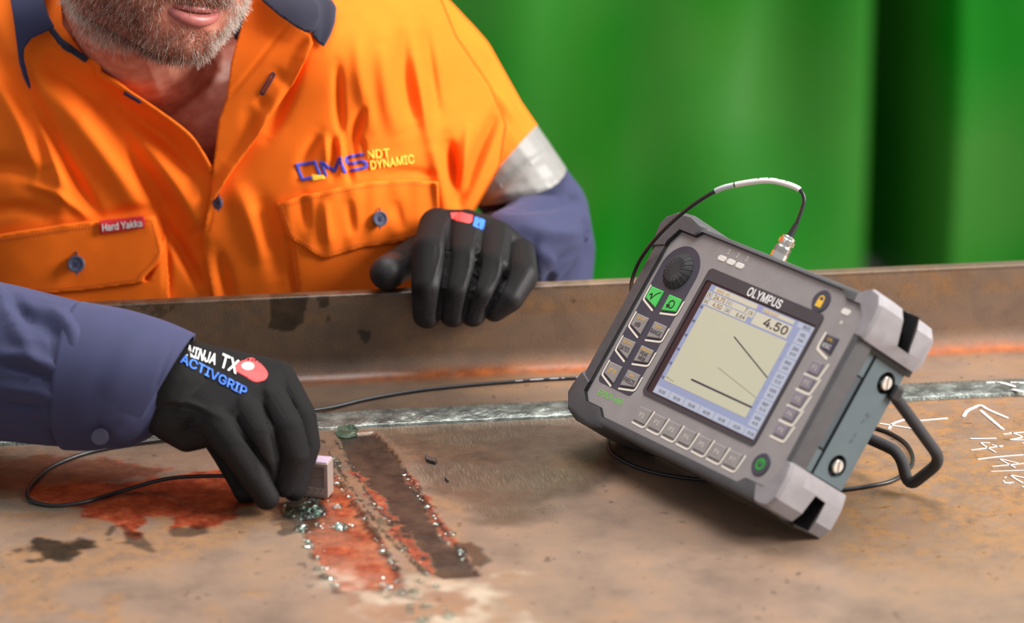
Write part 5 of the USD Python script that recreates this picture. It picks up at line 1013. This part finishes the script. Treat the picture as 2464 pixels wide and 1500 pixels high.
def strands(name, P, m, width, parent=man, label=None):
    c = UsdGeom.BasisCurves.Define(stage, path_for(parent, name))
    c.CreateTypeAttr('cubic'); c.CreateBasisAttr('bspline')
    Q = np.concatenate([P[:, :1], P[:, :1], P, P[:, -1:], P[:, -1:]], 1)
    c.CreatePointsAttr(Vt.Vec3fArray.FromNumpy(Q.reshape(-1, 3).astype(np.float32)))
    c.CreateCurveVertexCountsAttr(Vt.IntArray.FromNumpy(np.full(len(Q), Q.shape[1], np.int32)))
    c.CreateWidthsAttr(Vt.FloatArray.FromNumpy(np.tile(np.linspace(width, width * 0.35, Q.shape[1]), len(Q)).astype(np.float32))); c.SetWidthsInterpolation('vertex')
    UsdShade.MaterialBindingAPI.Apply(c.GetPrim()).Bind(m); tag(c.GetPrim(), label)
    return c
x, y, z = loc.T
ang_ = np.degrees(np.arctan2(np.abs(x), z + 95))
beard_w = smoothstep(14, 2, y - 0.10 * np.abs(x) - 8 * smoothstep(30, 60, np.abs(x)) - 16 * smoothstep(56, 68, np.abs(x))) * smoothstep(-70, -48, y + 0.15 * z + 10) * smoothstep(-108, -96, z)
must = smoothstep(2, 5, y) * smoothstep(26, 20, y) * smoothstep(36, 28, np.abs(x)) * smoothstep(-40, -30, z)
lipz = ((np.abs(x) < 27) & (y > -15) & (y < 3) & (z > -28))
wgt = np.maximum(beard_w, 2.2 * must) * ~lipz
HW, HG, HBn, HR = (mat(n_, c_, 0.45) for n_, c_ in (('hair_white', S(226, 214, 202)), ('hair_grey', S(160, 146, 134)), ('hair_brown', S(92, 62, 48)), ('hair_red', S(140, 78, 54))))
DN = -UPV * 0.55 - FWD * 0.1
P_, l_ = grow(17000, wgt, 0.0068, 0.30, DN, 5)
whiteness = np.clip(0.10 + 0.80 * smoothstep(8, 36, l_[:, 0]) + 1.0 * smoothstep(-52, -74, l_[:, 2]) * (l_[:, 0] < 0) - 0.5 * smoothstep(20, 5, np.abs(l_[:, 0] + 6)) * (l_[:, 1] < -22), 0.06, 0.95)
u = rgb_.random(len(P_)); kind_ = np.where(u < whiteness, np.where(rgb_.random(len(P_)) < 0.75, 0, 1), np.where(rgb_.random(len(P_)) < 0.15, 1, np.where(rgb_.random(len(P_)) < 0.45, 2, 3)))
for k_, (m_, nm_) in enumerate(((HW, 'white strands of the short beard'), (HG, 'grey strands of the short beard'), (HBn, 'brown strands of the short beard'), (HR, 'reddish strands of the short beard'))):
    strands('beard', P_[kind_ == k_], m_, 0.00027, label=nm_)
hw = smoothstep(70, 100, y + 0.35 * z * -1 - 20) * smoothstep(-40, -60, z)
P_, l_ = grow(7000, hw * (y > 20), 0.013, 0.18, -FWD * 0.0, 9); strands('hair', P_, HBn, 0.0004, label='short brown head hair')
P_, l_ = grow(400, (smoothstep(76, 80, y) * smoothstep(90, 86, y) * (np.abs(x) > 10) * (np.abs(x) < 48) * (z > -40)), 0.009, 0.3, UPV * 0.2, 13); strands('eyebrow', P_, HBn, 0.0004)
# trousers and boots below, hidden behind the steel
TR = fabric('navy_trousers', S(40, 42, 66))
hipc = (at_d(250, 950, 2.84) + at_d(750, 950, 2.84)) / 2
leg = []
for s in (-1, 1):
    hp = hipc + RIGHT * 0.09 * s - VZ * 0.06; kn_ = hp + np.array([0, 0.02, 0]); kn_[2] = -0.46; an = kn_ + np.array([0, 0.03, 0]); an[2] = -0.86
    leg += chain((hp, 0.10), (kn_, 0.07), (an, 0.055)); leg.append(bone((hipc, 0.13), (hp, 0.10)))
    bt = weld_blob([bone((an - VZ * 0.03, 0.052), (np.array([an[0], an[1], -0.905]), 0.045), (np.array([an[0], an[1] - 0.15, -0.912]), 0.038))], 0.01, 5)
    obj('boot', bt, mat('boot_leather', S(70, 54, 42), 0.6), man, smooth=True)
obj('trousers', weld_blob(leg, 0.012, 8), TR, man, smooth=True)
